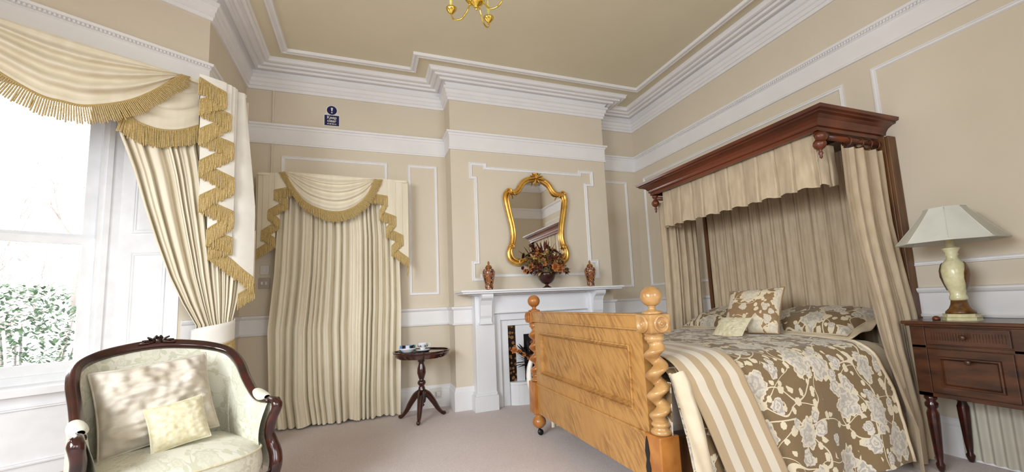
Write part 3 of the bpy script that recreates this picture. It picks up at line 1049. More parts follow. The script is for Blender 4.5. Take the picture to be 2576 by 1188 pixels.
for k in range(11):
    sa = radians(rnd.uniform(-60, 60))
    mb = MB().box(-0.022, 0.022, -0.004, 0.004, -0.02, 0.03)
    cx, cy = (0.415 - 0.062 + 0.0125 * k), 4.645 + rnd.uniform(-0.02, 0.02)
    mb.xf(Matrix.Translation((cx, cy, 0.752 + rnd.uniform(0, 0.006))) @ Matrix.Rotation(sa, 4, 'Z') @ Matrix.Rotation(radians(rnd.uniform(-35, 35)), 4, 'X') @ Matrix.Rotation(radians(rnd.uniform(-30, 30)), 4, 'Y'))
    thing('sachet', mb, cols[k % 4 if k != 5 else 4], 'small paper sachet standing in the oval white dish', 'sachet', 'sachets in the white dish', bevel=0.003)
cp = root('teacup', (0.575, 4.68, 0.722), 'white teacup with leaf decoration on its saucer', 'cup')
mb = MB().lathe([(0.022, 0), (0.026, 0.004), (0.024, 0.01), (0.040, 0.03), (0.052, 0.058), (0.056, 0.072), (0.053, 0.072), (0.046, 0.05), (0.022, 0.014), (0.002, 0.012)], (0, 0, 0), 28)
part('cup_bowl', mb, M['china'], cp, local=True)
part('handle', MB().tube(crom([(0.050, 0, 0.058), (0.075, 0, 0.062), (0.082, 0, 0.042), (0.062, 0, 0.024), (0.038, 0, 0.026)], 5), 0.004, 7), M['china'], cp, local=True)
mb = MB()
for k in range(7):
    an = radians(200 + 26 * k)
    mb.xf(Matrix.Identity(4))
    leaf(mb, (0.047 * cos(an), 0.047 * sin(an), 0.03), (cos(an) * 0.3 + (0.5 if k % 2 else -0.5) * -sin(an), sin(an) * 0.3 + (0.5 if k % 2 else -0.5) * cos(an), 1), 0.026, 0.006, 0)
part('leaf_decoration', mb, plain('dark_leaf_print', rgb(60, 74, 66), 0.3), cp, local=True)
thing('saucer', MB().lathe([(0.035, 0.0), (0.05, 0.003), (0.078, 0.014), (0.074, 0.016), (0.03, 0.006), (0.002, 0.006)], (0.575, 4.68, 0.7105), 32), M['china'],
      'white saucer beneath the teacup on the tray', 'saucer')

# ------------------------------------------------------------------ switches, socket, sign
def plate(name, x0, x1, z0, z1, label, cat, rockers, m):
    t = root(name, ((x0 + x1) / 2, YB, z0), label, cat)
    y = YB - 0.012
    part('plate', MB().box(x0, x1, y, YB, z0, z1), m, t, bevel=0.003)
    for (a, b, c, d) in rockers:
        part('rocker' if cat != 'socket' else 'switch', MB().box(lerp(x0, x1, a), lerp(x0, x1, b), y - 0.006, y, lerp(z0, z1, c), lerp(z0, z1, d)), M['plastic'], t, bevel=0.001)
    return t, y
t, y = plate('light_switch', -1.07, -0.968, 1.452, 1.565, 'brushed steel double light switch on the back wall between the curtains', 'switch',
             [(0.22, 0.40, 0.35, 0.65), (0.60, 0.78, 0.35, 0.65)], M['steel'])
t, y = plate('thermostat', -1.06, -0.975, 1.60, 1.70, 'square white control plate above the light switch', 'control plate', [(0.3, 0.7, 0.3, 0.7)], M['plastic'])
sk = root('wall_socket', (0.765, YB - 0.024, 0.11), 'white double power socket on the skirting behind the tripod table', 'socket')
y = YB - 0.036
part('plate', MB().box(0.695, 0.835, y, YB - 0.024, 0.105, 0.225), M['plastic'], sk, bevel=0.004)
part('plug', MB().box(0.71, 0.755, y - 0.03, y, 0.13, 0.19), M['plastic'], sk, bevel=0.006)
part('plug', MB().box(0.775, 0.82, y - 0.03, y, 0.13, 0.19), M['plastic'], sk, bevel=0.006)
sg = root('safety_sign', (-0.374, YB, 3.33), 'small blue and white mandatory notice on the frieze above the far curtain', 'sign')
mb = MB()
pr = [(-0.462, 3.335), (-0.286, 3.335), (-0.286, 3.475), (-0.315, 3.50)] + [(-0.374 + 0.066 * cos(radians(a)), 3.53 + 0.062 * sin(radians(a))) for a in range(0, 181, 15)] + [(-0.433, 3.50), (-0.462, 3.475)]
mb.prism(pr, YB - 0.004, YB, 'y')
part('sign_board', mb, M['signwhite'], sg)
mb = MB().box(-0.452, -0.296, YB - 0.0052, YB - 0.004, 3.343, 3.468)
mb.prism([(-0.374 + 0.054 * cos(2 * pi * k / 32), 3.53 + 0.054 * sin(2 * pi * k / 32)) for k in range(32)], YB - 0.0052, YB - 0.004, 'y')
part('blue_panel', mb, M['navy'], sg)
mb = MB().prism([(-0.374 - 0.012, 3.562), (-0.374 + 0.012, 3.562), (-0.374 + 0.006, 3.520), (-0.374 - 0.006, 3.520)], YB - 0.0062, YB - 0.0052, 'y')
mb.prism([(-0.374 + 0.008 * cos(2 * pi * k / 16), 3.503 + 0.008 * sin(2 * pi * k / 16)) for k in range(16)], YB - 0.0062, YB - 0.0052, 'y')
part('exclamation_mark', mb, M['signwhite'], sg)
def text_mesh(name, txt, size, loc, m, parent, rot=(pi / 2, 0, 0)):
    c = bpy.data.curves.new(name, 'FONT')
    c.body = txt
    c.size = size
    c.align_x = 'CENTER'
    c.align_y = 'CENTER'
    c.extrude = 0.0004
    c.offset = 0.0008
    tmp = bpy.data.objects.new('tmp', c)
    COL.objects.link(tmp)
    dg = bpy.context.evaluated_depsgraph_get()
    me = bpy.data.meshes.new_from_object(tmp.evaluated_get(dg))
    bpy.data.objects.remove(tmp)
    me.materials.clear()
    me.materials.append(m)
    o = bpy.data.objects.new(name, me)
    COL.objects.link(o)
    o.parent = parent
    o.location = Vector(loc) - ORIG[parent.name]
    o.rotation_euler = rot
    return o
for txt, size, z in (('Keep', 0.050, 3.440), ('clear', 0.050, 3.400), ('at all times', 0.022, 3.364)):
    text_mesh('lettering', txt, size, (-0.374, YB - 0.0058, z), M['signwhite'], sg)

# ------------------------------------------------------------------ draperies
def ray(px, py):
    return FWD + RIGHT * ((px - PPX) / FPX) - UP * ((py - PPY) / FPX)
def at_y(px, py, Y):
    d = ray(px, py)
    return CAM + d * ((Y - CAM.y) / d.y)
def at_x(px, py, X):
    d = ray(px, py)
    return CAM + d * ((X - CAM.x) / d.x)
def at_z(px, py, Z):
    d = ray(px, py)
    return CAM + d * ((Z - CAM.z) / d.z)
def at_bay(px, py, off):
    """(t, z) on the plane parallel to the bay wall"""
    d = ray(px, py)
    o = Vector((EX, EY, 0)) + BN * off
    k = (o - CAM).dot(BN) / d.dot(BN)
    p = CAM + d * k
    return ((p - Vector((EX, EY, 0))).dot(BU), p.z)

def resample(pts, n):
    pts = [Vector(p) for p in pts]
    L = [0.0]
    for a, b in zip(pts, pts[1:]):
        L.append(L[-1] + (b - a).length)
    out = []
    j = 0
    for i in range(n + 1):
        s = L[-1] * i / n
        while j < len(pts) - 2 and L[j + 1] < s:
            j += 1
        f = 0 if L[j + 1] == L[j] else (s - L[j]) / (L[j + 1] - L[j])
        out.append(pts[j].lerp(pts[j + 1], min(1, max(0, f))))
    return out

def smooth_res(keys, n):
    return resample(crom([Vector(k) if len(k) == 3 else Vector((k[0], k[1], 0)) for k in keys], 8), n)

def fringe(inner, outer, toward, parent, wb=0.018, step=0.0098, rs=0.0042, jitter=0.006, place=None):
    """bullion fringe between two edge lines: braid along the inner one, cords down to the outer one"""
    L = sum((b - a).length for a, b in zip(inner, inner[1:]))
    n = max(6, int(L / step))
    I, O = resample(inner, n), resample(outer, n)
    T = Vector(toward)
    mb = MB()
    for k in range(n + 1):
        a = I[k] + T * 0.006
        b = O[k] + T * 0.006
        d = (b - a)
        b = b + d * random.uniform(-0.09, 0.06) + Vector((random.uniform(-1, 1), random.uniform(-1, 1), 0)) * jitter * 0.4
        side = d.cross(T)
        if side.length < 1e-6:
            continue
        side.normalize()
        tw = random.uniform(0, 1.0)
        rings = []
        for q, rr in ((0, rs), (0.5, rs * 1.1), (0.97, rs), (1.0, rs * 0.5)):
            p = a.lerp(b, q) + T * (0.003 * sin(6 * q + tw * 6))
            rings += [p + side * rr, p + T * rr, p - side * rr, p - T * rr]
        fs = []
        for r_ in range(3):
            for i in range(4):
                fs.append((r_ * 4 + i, r_ * 4 + (i + 1) % 4, r_ * 4 + 4 + (i + 1) % 4, r_ * 4 + 4 + i))
        mb.add(rings, fs, True)
    f = part('fringe', mb, M['gold_fringe'], parent)
    vs = []
    for k in range(n + 1):
        d = (O[k] - I[k]).normalized()
        vs += [I[k] - d * wb * 0.5 + T * 0.004, I[k] + T * 0.013, I[k] + d * wb * 0.5 + T * 0.004]
    mb = MB().add(vs, [(3 * i, 3 * i + 1, 3 * i + 4, 3 * i + 3) for i in range(n)] + [(3 * i + 1, 3 * i + 2, 3 * i + 5, 3 * i + 4) for i in range(n)], True)
    part('braid', mb, M['gold_braid'], f)
    return f

def foldwave(u, n, seed=0.0, sharp=0.6):
    """uneven soft pleats, -1..1"""
    ph = n * (u + 0.035 * sin(2 * pi * u * 2.3 + seed) + 0.02 * sin(2 * pi * u * 5.1 + seed * 2))
    s = sin(2 * pi * ph)
    amp = 0.75 + 0.25 * sin(2 * pi * u * 3.7 + seed * 3)
    return math.copysign(abs(s) ** sharp, s) * amp

def pleat(u, n, seed=0.0):
    """broad rounded fronts with narrow deep valleys, -1..1"""
    ph = n * (u + 0.030 * sin(2 * pi * u * 2.3 + seed) + 0.016 * sin(2 * pi * u * 5.1 + seed * 2))
    s_ = abs(sin(pi * ph))
    return (1 - 2.0 * (1 - s_) ** 1.7) * (0.8 + 0.2 * sin(2 * pi * u * 3.7 + seed * 3))

def swag_surface(top0, top1, inner, nrm, folds=5, depth=0.02, bulge=0.05, nu=60, nv=70, anchor=0.0):
    """draped cloth between a straight top line and the hanging lower edge"""
    I = resample(inner, nu)
    T = Vector(nrm)
    top0, top1 = Vector(top0), Vector(top1)
    def fn(u, v):
        k = u * nu
        i = min(nu - 1, int(k))
        e = I[i].lerp(I[i + 1], k - i)
        s = u
        tp = top0.lerp(top1, s)
        # the fold lines leave the corners and sag
        vv = v
        c = sin(pi * s) ** 0.7 if 0 < s < 1 else 0
        w = vv ** (1.0 + 0.5 * (1 - c))
        p = tp.lerp(e, w)
        r = sin(2 * pi * folds * (v ** 0.9) + 0.7 * sin(3 * s))
        env = c * min(1, v * 4) * min(1, (1 - v) * 5)
        p = p + T * (bulge * c * sin(pi * min(1, v * 1.05)) + depth * math.copysign(abs(r) ** 0.7, r) * env)
        p.z -= 0.012 * math.copysign(abs(r) ** 0.8, r) * env
        return p
    return MB().grid(fn, nu, nv)

def cascade(P, ztop, edge, depth0, step, nv=18, lo=None):
    """accordion tail: edge = [(a, z)...] zigzag lower edge; P(a, off, z) -> 3-d. Returns mesh and the edge with offsets"""
    mb = MB()
    pts = []
    for i, (a, z) in enumerate(edge):
        pts.append((a, depth0 - i * step, z))
    for (a0, o0, z0), (a1, o1, z1) in zip(pts, pts[1:]):
        def fn(u, v, a0=a0, a1=a1, o0=o0, o1=o1, z0=z0, z1=z1):
            a = lerp(a0, a1, u)
            o = lerp(o0, o1, u) + 0.008 * sin(pi * u)
            z = lerp(ztop, lerp(z0, z1, u), v)
            if lo is not None and a < lo:
                a = lerp(lo + (a - lo) * 0.15, a, min(1, v * 1.6))
            return P(a, o, z)
        mb.grid(fn, 6, nv)
    return mb, pts

# ---- curtained opening on the back wall
cur = root('floor_curtain', (-0.28, 5.0, 0), 'cream floor length closed curtain hanging on the back wall left of the fireplace', 'curtain')
def fn(u, v):
    z = lerp(2.66, 0.015, v)
    xl = interp([(0, -0.87), (0.3, -0.92), (1.0, -0.95), (1.6, -0.90), (2.66, -0.86)], z)
    xr = interp([(0, 0.345), (1.2, 0.375), (2.0, 0.36), (2.66, 0.30)], z)
    uu = u + 0.006 * sin(7 * v + 9 * u) * v
    w = pleat(uu, 17, 1.0)
    w2 = foldwave(uu, 23, 2.2, 0.9)
    am = 0.046 + 0.014 * v
    x = lerp(xl, xr, u) + 0.012 * v * sin(11 * u + 3 * v)
    y = 4.985 - am * w - 0.012 * w2 * (1 - 0.3 * v)
    if v > 0.94:
        k = (v - 0.94) / 0.06
        y -= 0.03 * k * k * (0.5 + 0.5 * sin(41 * u))
        z += 0.012 * k * k * max(0, sin(23 * u + 1))
    return (x, y, z)
part('drape', MB().grid(fn, 420, 60), M['curtain'], cur, solid=0.0)
val = root('swag_valance', (-0.31, 4.95, 2.66), 'cream swag with gold bullion fringe and two cascading tails above the far floor curtain', 'valance')
part('pelmet_board', MB().box(-1.06, 0.45, 4.90, 5.10, 2.64, 2.665), M['curtain'], val)
YV = 4.87
iA = [at_y(x, y, YV) for x, y in ((716, 433), (741, 478), (768, 508), (802, 525), (836, 533), (866, 531), (896, 518), (923, 494), (942, 452))]
oA = [at_y(x, y, YV - 0.01) for x, y in ((701, 435), (735, 492), (762, 527), (802, 550), (836, 560), (869, 557), (903, 541), (937, 509), (964, 453))]
I_ = smooth_res(iA, 60)
O_ = smooth_res(oA, 60)
sw = part('swag', swag_surface(at_y(712, 431, YV), at_y(950, 450, YV), I_, (0, -1, 0), 4.6, 0.024, 0.03), M['curtain'], val)
fringe(I_, O_, (0, -1, 0), sw, step=0.0085)
def backP(a, o, z):
    return Vector((a, YV + 0.03 - o, z))
def edge_px(pts, Y):
    return [(at_y(x, y, Y).x, at_y(x, y, Y).z) for x, y in pts]
for nm, pts, drop in (('left', ((742, 470), (690, 478), (724, 502), (674, 528), (702, 552), (656, 580), (690, 598), (641, 628)), 0.105),
                      ('right', ((936, 488), (974, 494), (955, 530), (996, 545), (972, 572), (1014, 592), (986, 618), (1030, 650), (1026, 672)), 0.115)):
    E_ = edge_px(pts, YV)
    zt = 2.665
    mb, ep = cascade(backP, zt, E_, 0.022, 0.007)
    # plain outer fold of the tail
    xo = -1.085 if nm == 'left' else 0.478
    tail = part('tail', mb, M['curtain'], val)
    for (a0, o0, z0), (a1, o1, z1) in zip(ep, ep[1:]):
        fringe([backP(a0, o0, z0), backP((a0 + a1) / 2, (o0 + o1) / 2 + 0.006, (z0 + z1) / 2), backP(a1, o1, z1)],
               [backP(a0, o0, z0 - drop), backP((a0 + a1) / 2, (o0 + o1) / 2 + 0.01, (z0 + z1) / 2 - drop), backP(a1, o1, z1 - drop)], (0, -1, 0), tail, step=0.0085)
    xs = [p[0] for p in ep]
    z_in = {'left': 1.80, 'right': 1.72}[nm]
    def fn(u, v, xo=xo, nm=nm):
        xi = -0.80 if nm == 'left' else 0.22
        x = lerp(xi, xo, u)
        zb = (lerp(2.52, 1.80, u ** 0.9) if nm == 'left' else lerp(2.5, 1.68, u ** 0.9)) + 0.02
        return (x, YV + 0.085 + 0.010 * sin(2 * pi * 3.2 * u), lerp(2.665, zb, v))
    part('tail_back', MB().grid(fn, 30, 12), M['curtain'], val)

# ---- bay window draperies
bc = root('tied_curtain', BW(0.15, 0.08, 0), 'cream curtain tied back with a white satin band beside the bay window', 'curtain')
Ledge = [at_bay(x, y, 0.08) for x, y in ((292, 300), (300, 345), (332, 430), (358, 520), (388, 610), (420, 695), (455, 765), (490, 822))]
Redge = [at_bay(x, y, 0.08) for x, y in ((625, 300), (622, 430), (616, 560), (610, 640), (602, 700), (592, 760), (580, 808))]
Lt = sorted([(z, t) for t, z in Ledge])
Rt = sorted([(z, t) for t, z in Redge])
ZT_ = 1.13
Lt = [(0.0, Lt[0][1] + 0.03), (0.8, Lt[0][1] + 0.05)] + Lt
Rt = [(0.0, Rt[0][1] - 0.0), (0.8, Rt[0][1] - 0.0)] + Rt
def fn(u, v):
    z = lerp(3.03, 0.02, v)
    tl, tr_ = interp(Lt, z), interp(Rt, z)
    w = pleat(u, 12, 0.4) + 0.25 * foldwave(u, 17, 1.4, 0.9)
    am = interp([(1.1, 0.028), (1.9, 0.042), (2.45, 0.042), (2.7, 0.022)], z)
    t = lerp(tl, tr_, u)
    off = interp([(2.4, 0.080), (2.7, 0.045)], z) + am * w
    # cloth right of the wall corner swings clear of the return wall
    return BW(t, off + 0.02, z)
part('drape', MB().grid(fn, 300, 90), M['curtain'], bc)
# tie band
tL, tR = interp(Lt, 1.10), interp(Rt, 1.10)
tc, hw = (tL + tR) / 2, abs(tL - tR) / 2 + 0.02
def tie(u, v, dz=0.0, dr=0.0):
    a = lerp(radians(195), radians(-10), u)
    t = tc - (hw + dr) * cos(a) * -1 if False else tc + (hw + dr) * -cos(a)
    off = 0.10 + (0.105 + dr) * sin(a)
    zt = lerp(1.085, 1.165, u)
    zb = lerp(0.90, 1.01, u)
    return BW(t, off, lerp(zt, zb, v) - dz)
tbm = MB().grid(lambda u, v: tie(u, v), 30, 6)
tie_o = part('tieback', tbm, M['lining'], bc, solid=0.006)
In = [tie(k / 30, 1.0) for k in range(31)]
Ou = [tie(k / 30, 1.0, 0.13, 0.01) for k in range(31)]
fringe(In, Ou, BN, tie_o, step=0.008)

bv = root('swag_valance', BW(0.4, 0.16, 3.0), 'cream swags with gold bullion fringe and a long zigzag tail over the bay window', 'valance')
OFF = 0.17
mb = MB()
vs = []
for t, o in ((-0.235, OFF - 0.01), (1.62, OFF - 0.01), (1.62, 0.02), (0.0, 0.02), (-0.235, 0.12)):
    vs.append(tuple(BW(t, o, 0)[:2]))
mb.prism(vs, 3.03, 3.055)
part('pelmet_board', mb, M['curtain'], bv)
def bp(px, py, off):
    t, z = at_bay(px, py, off)
    return BW(t, off, z)
half_i = [at_bay(x, y, OFF) for x, y in ((455, 188), (401, 222), (344, 248), (288, 261), (212, 267), (136, 246))]
half_o = [at_bay(x, y, OFF) for x, y in ((479, 195), (473, 220), (420, 252), (363, 286), (306, 303), (231, 312), (136, 299))]
def swag_pts(h, zl):
    """right part read from the photograph, left part mirrored about the lowest point"""
    a = h[0][0]
    tm = 0.80
    right = [p for p in h if p[0] < tm - 0.04]
    left = [(2 * tm - t, z) for t, z in reversed(right)]
    return [BW(t, OFF, z) for t, z in right + [(tm, zl)] + left]
zi = min(z for t, z in half_i); zo = min(z for t, z in half_o)
I_ = smooth_res(swag_pts(half_i, zi - 0.005), 80)
O_ = smooth_res(swag_pts(half_o, zo - 0.005), 80)
sw = part('swag', swag_surface(BW(at_bay(462, 189, OFF)[0], OFF, 3.05), BW(1.44, OFF, 3.05), I_, BN, 4.2, 0.034, 0.04, 80, 90), M['curtain'], bv)
fringe(I_, O_, BN, sw, step=0.0105, rs=0.0044)
# smaller swag behind
O2 = 0.128
i2 = [bp(x, y, O2) for x, y in ((318, 262), (337, 301), (382, 322), (420, 329), (458, 327), (500, 316))]
o2 = [bp(x, y, O2) for x, y in ((292, 330), (318, 346), (363, 366), (420, 373), (458, 371), (502, 364))]
I_, O_ = smooth_res(i2, 40), smooth_res(o2, 40)
sw = part('swag', swag_surface(bp(330, 152, O2), bp(503, 208, O2), I_, BN, 3.6, 0.013, 0.012), M['curtain'], bv)
fringe(I_, O_, BN, sw)
# zigzag tail
def bayP(a, o, z):
    return BW(a, o, z)
TP = ((494, 205), (562, 243), (497, 258), (575, 296), (497, 330), (583, 366), (498, 408), (586, 452), (499, 495), (586, 535), (520, 578), (584, 600), (526, 612), (585, 655), (640, 700))
E_ = [at_bay(x, y, OFF + 0.02) for x, y in TP]
mb, ep = cascade(bayP, 3.055, E_, OFF + 0.10, 0.0075, lo=at_bay(612, 240, OFF)[0])
tail = part('tail', mb, M['lining'], bv)
for k, ((a0, o0, z0), (a1, o1, z1)) in enumerate(zip(ep, ep[1:])):
    dr = 0.135
    fringe([bayP(a0, o0, z0), bayP(a1, o1, z1)], [bayP(a0, o0, z0 - dr), bayP(a1, o1, z1 - dr)], BN, tail, rs=0.0046)
tA = [at_bay(x, y, OFF) for x, y in ((560, 560), (641, 400))]
def fn(u, v):
    t = lerp(tA[0][0], tA[1][0] - 0.005, u)
    z = lerp(3.055, at_bay(600, 640, OFF)[1] + lerp(0.04, -0.19, u), v)
    tt = interp([(0, lerp(at_bay(545, 225, OFF)[0], at_bay(618, 242, OFF)[0], u)), (0.5, t), (1, t)], v)
    return BW(tt, OFF - 0.02 + 0.014 * sin(2 * pi * 2.4 * u + 0.6), z)
part('tail_side', MB().grid(fn, 36, 30), M['lining'], bv)
# the tail's turned back lower corner
a, b = at_bay(640, 722, OFF - 0.04), at_bay(598, 742, OFF - 0.04)
def fn(u, v):
    t = lerp(a[0], b[0], u)
    return BW(t, OFF - 0.045, lerp(lerp(1.9, 1.7, u), lerp(a[1], b[1], u), v))
tb2 = part('tail_corner', MB().grid(fn, 8, 8), M['curtain'], bv)
fringe([BW(a[0], OFF - 0.04, a[1] + 0.02), BW(b[0], OFF - 0.04, b[1] + 0.0)], [BW(a[0], OFF - 0.04, a[1] - 0.10), BW(b[0], OFF - 0.04, b[1] - 0.12)], BN, tb2)

# ------------------------------------------------------------------ bed
bed = root('half_tester_bed', (2.6, 2.75, 0), 'golden wood half tester bed with barley twist footboard and mahogany canopy against the right wall', 'bed')
YN, YF, XP = 1.885, 3.585, 1.455      # near and far foot posts
def post(y, main):
    m_ = M['oaklight'] if main else M['oakdark']
    p = root('foot_post', (XP, y, 0), '', 'x')
    del p['label'], p['category']
    p.parent = bed
    p.location = Vector((XP, y, 0)) - ORIG[bed.name]
    # children of the post are in its own frame
    k = 1.0
    mb = MB()
    mb.box(-0.062, 0.062, -0.062, 0.062, 0.20, 0.475)
    part('lower_block', mb, M['oakdark'], p, local=True, bevel=0.006)
    mb = MB().lathe([(0.03, 0.20), (0.04, 0.195), (0.045, 0.185), (0.03, 0.175), (0.035, 0.165), (0.055, 0.145), (0.062, 0.12), (0.056, 0.095), (0.036, 0.075), (0.028, 0.068)], (0, 0, 0), 24)
    part('bun_foot', mb, M['oakdark'], p, local=True)
    mb = MB().lathe([(0.010, 0.07), (0.012, 0.05), (0.016, 0.048)], (0, 0, 0), 10)
    mb.lathe([(0.002, -0.014), (0.024, -0.012), (0.027, 0), (0.024, 0.012), (0.002, 0.014)], (0.008, 0, 0.028), 18, axis='y')
    part('castor', mb, M['black'], p, local=True)
    mb = MB().lathe([(0.052, 0.475), (0.056, 0.485), (0.05, 0.497), (0.038, 0.505), (0.042, 0.515), (0.050, 0.522), (0.046, 0.532), (0.038, 0.54)], (0, 0, 0), 28)
    part('turned_collar', mb, m_, p, local=True)
    mb = MB().lathe([(0.036, 0.945), (0.040, 0.955), (0.05, 0.962), (0.052, 0.972), (0.046, 0.982), (0.052, 0.99), (0.054, 1.0)], (0, 0, 0), 28)
    part('turned_collar', mb, m_, p, local=True)
    # barley twist: one rounded strand winding round the axis
    def fn(u, v):
        z = lerp(0.53, 0.955, v)
        e = min(1, min(v, 1 - v) * 9)
        ph = v * 2 * pi * 4.0 + 0.8
        an = 2 * pi * u
        r = 0.040 + 0.031 * ((0.5 + 0.5 * cos(an - ph)) ** 0.62 - 0.52) * e
        return (r * cos(an) + 0.007 * e * cos(ph), r * sin(an) + 0.007 * e * sin(ph), z)
    part('barley_twist', MB().grid(fn, 36, 180, closeu=True), m_, p, local=True)
    mb = MB().box(-0.066, 0.066, -0.066, 0.066, 0.998, 1.098)
    blk = part('post_block', mb, m_, p, local=True, bevel=0.008)
    for ax, s in (('x', -1), ('y', -1), ('y', 1), ('x', 1)):
        pr = [(0.047, 0.064), (0.047, 0.070), (0.041, 0.080), (0.035, 0.072), (0.031, 0.0662), (0.022, 0.0662), (0.017, 0.076), (0.011, 0.076), (0.009, 0.070), (0.007, 0.078), (0.001, 0.080)]
        mb = MB().lathe([(r, h * s) for r, h in pr], (0, 0, 1.048), 28, axis=ax)
        part('rosette', mb, m_, p, local=True)
    mb = MB().lathe([(0.052, 1.098), (0.056, 1.104), (0.05, 1.112), (0.026, 1.118), (0.018, 1.126), (0.018, 1.136), (0.024, 1.141)], (0, 0, 0), 24)
    mb.lathe([(max(0.001, 0.057 * sin(pi * j / 14)), 1.193 - 0.056 * cos(pi * j / 14)) for j in range(15)], (0, 0, 0), 28)
    part('ball_finial', mb, m_, p, local=True)
    return p
post(YN, True)
post(YF, False)
x0, x1 = 1.425, 1.485
ya, yb = YN + 0.062, YF - 0.062
part('top_rail', MB().box(x0 - 0.020, x1, ya, yb, 1.018, 1.098).box(x0 - 0.028, x1, ya, yb, 1.09, 1.10).box(x0 - 0.026, x1, ya, yb, 1.010, 1.022), M['oak'], bed, bevel=0.004)
mb = MB().box(x0, x1 - 0.01, ya, ya + 0.13, 0.46, 1.013).box(x0, x1 - 0.01, yb - 0.10, yb, 0.46, 1.013)
part('stile', MB().box(x0, x1 - 0.01, ya, ya + 0.12, 0.46, 1.013), M['oak'], bed)
part('stile', MB().box(x0, x1 - 0.01, yb - 0.10, yb, 0.46, 1.013), M['oak'], bed)
part('cross_rail', MB().box(x0, x1 - 0.01, ya + 0.12, yb - 0.10, 0.92, 1.013), M['oak'], bed)
part('cross_rail', MB().box(x0, x1 - 0.01, ya + 0.12, yb - 0.10, 0.46, 0.56), M['oak'], bed)
part('field_panel', MB().box(x0 + 0.024, x1 - 0.02, ya + 0.11, yb - 0.09, 0.54, 0.93), M['oak'], bed)
mb = MB()
frame_poly(mb, rect(ya + 0.118, yb - 0.098, 0.555, 0.925), lambda a, z, o: (x0 + 0.025 - o, a, z), 0.034, 0.034)
part('panel_moulding', mb, M['oak'], bed)
part('lower_moulding', MB().box(x0 - 0.012, x1, ya, yb, 0.452, 0.466).box(x0 - 0.006, x1, ya, yb, 0.44, 0.452), M['oak'], bed, bevel=0.003)
part('bottom_rail', MB().box(x0, x1 - 0.01, ya, yb, 0.205, 0.442), M['oak'], bed, bevel=0.004)
mb = MB().box(1.52, 3.72, 1.865, 1.90, 0.24, 0.44).box(1.52, 3.72, 3.57, 3.605, 0.24, 0.44)
part('side_rail', MB().box(1.52, 3.72, 1.87, 1.90, 0.24, 0.44), M['postwood'], bed)
part('side_rail', MB().box(1.52, 3.72, 3.57, 3.60, 0.24, 0.44), M['postwood'], bed)
# iron bed bracket on the lower block, towards the room
mb = MB()
pl = [(0.0, 0.46), (0.010, 0.43), (0.018, 0.38), (0.010, 0.34), (0.020, 0.30), (0.012, 0.25), (0.0, 0.22), (-0.012, 0.25), (-0.020, 0.30), (-0.010, 0.34), (-0.018, 0.38), (-0.010, 0.43)]
mb.prism([(XP - 0.066 + 0 * a, b) for a, b in pl][:0] or [(YN + 0.045 + a, b) for a, b in pl], XP - 0.0665, XP - 0.0615, 'x')
part('iron_bracket', mb, M['black'], bed)
# canopy cornice, mitred
def cornice_sweep(mb, x_w, ys, prof):
    (y0, y1), xf = ys, x_w
    rings = []
    for d, z in prof:                      # d: outward from the lower edge
        rings.append([(3.84, y0 - d, z), (xf - d, y0 - d, z), (xf - d, y1 + d, z), (3.84, y1 + d, z)])
    for r0, r1 in zip(rings, rings[1:]):
        for i in range(3):
            mb.add([r0[i], r0[i + 1], r1[i + 1], r1[i]], [(0, 1, 2, 3)])
    return mb
prof = [(-0.03, 2.335), (0.0, 2.335), (0.0, 2.362), (0.014, 2.368), (0.014, 2.378), (0.018, 2.392), (0.034, 2.415), (0.062, 2.432), (0.088, 2.438), (0.088, 2.45), (0.108, 2.455), (0.112, 2.478), (-0.03, 2.478), (-0.03, 2.335)]
part('canopy_cornice', cornice_sweep(MB(), 3.065, (1.935, 3.835), prof), M['redwood'], bed)
part('canopy_board', MB().box(3.04, 3.835, 1.91, 3.86, 2.455, 2.470), M['postwood'], bed)
for y0, y1 in ((1.862, 1.945), (3.70, 3.78)):
    mb = MB().box(3.745, 3.835, y0, y1, 0, 2.335).box(3.73, 3.745, y0 + 0.02, y1 - 0.02, 0.3, 2.335)
    part('head_post', mb, M['postwood'], bed, bevel=0.004)
for y in (1.955, 3.80):
    mb = MB().lathe([(0.008, 2.335), (0.03, 2.33), (0.034, 2.31), (0.02, 2.295), (0.014, 2.285), (0.026, 2.272), (0.04, 2.255), (0.044, 2.235), (0.034, 2.212), (0.018, 2.20), (0.010, 2.19),
                     (0.014, 2.178), (0.016, 2.168), (0.009, 2.155), (0.011, 2.142), (0.002, 2.13)], (3.10, y, 0), 18)
    part('drop_finial', mb, M['redwood'], bed)
for y in (1.925, 3.76):
    mb = MB().tube([(3.09, y, 2.285), (3.80, y, 2.285)], 0.021, 14)
    if y < 3:
        mb.lathe([(0.002, -0.07), (0.025, -0.06), (0.038, -0.03), (0.036, 0.0), (0.024, 0.015), (0.03, 0.022), (0.021, 0.035)], (3.10, y, 2.285), 18, axis='x')
    rod = part('curtain_rod', mb, M['redwood'], bed)
    for x in ((3.36, 3.50, 3.60, 3.69) if y < 3 else (3.3, 3.45, 3.6)):
        pts = [(x + 0.006 * cos(2 * pi * k / 20), y + 0.034 * cos(2 * pi * k / 20), 2.272 + 0.034 * sin(2 * pi * k / 20)) for k in range(20)]
        part('curtain_ring', MB().tube(pts, 0.005, 7, True), M['redwood'], rod)
part('mattress', MB().box(1.53, 3.70, 1.93, 3.55, 0.44, 0.72), M['lining'], bed, bevel=0.05)
part('head_panel', MB().box(3.775, 3.80, 1.945, 3.70, 0.4, 2.335), M['bedcloth'], bed)

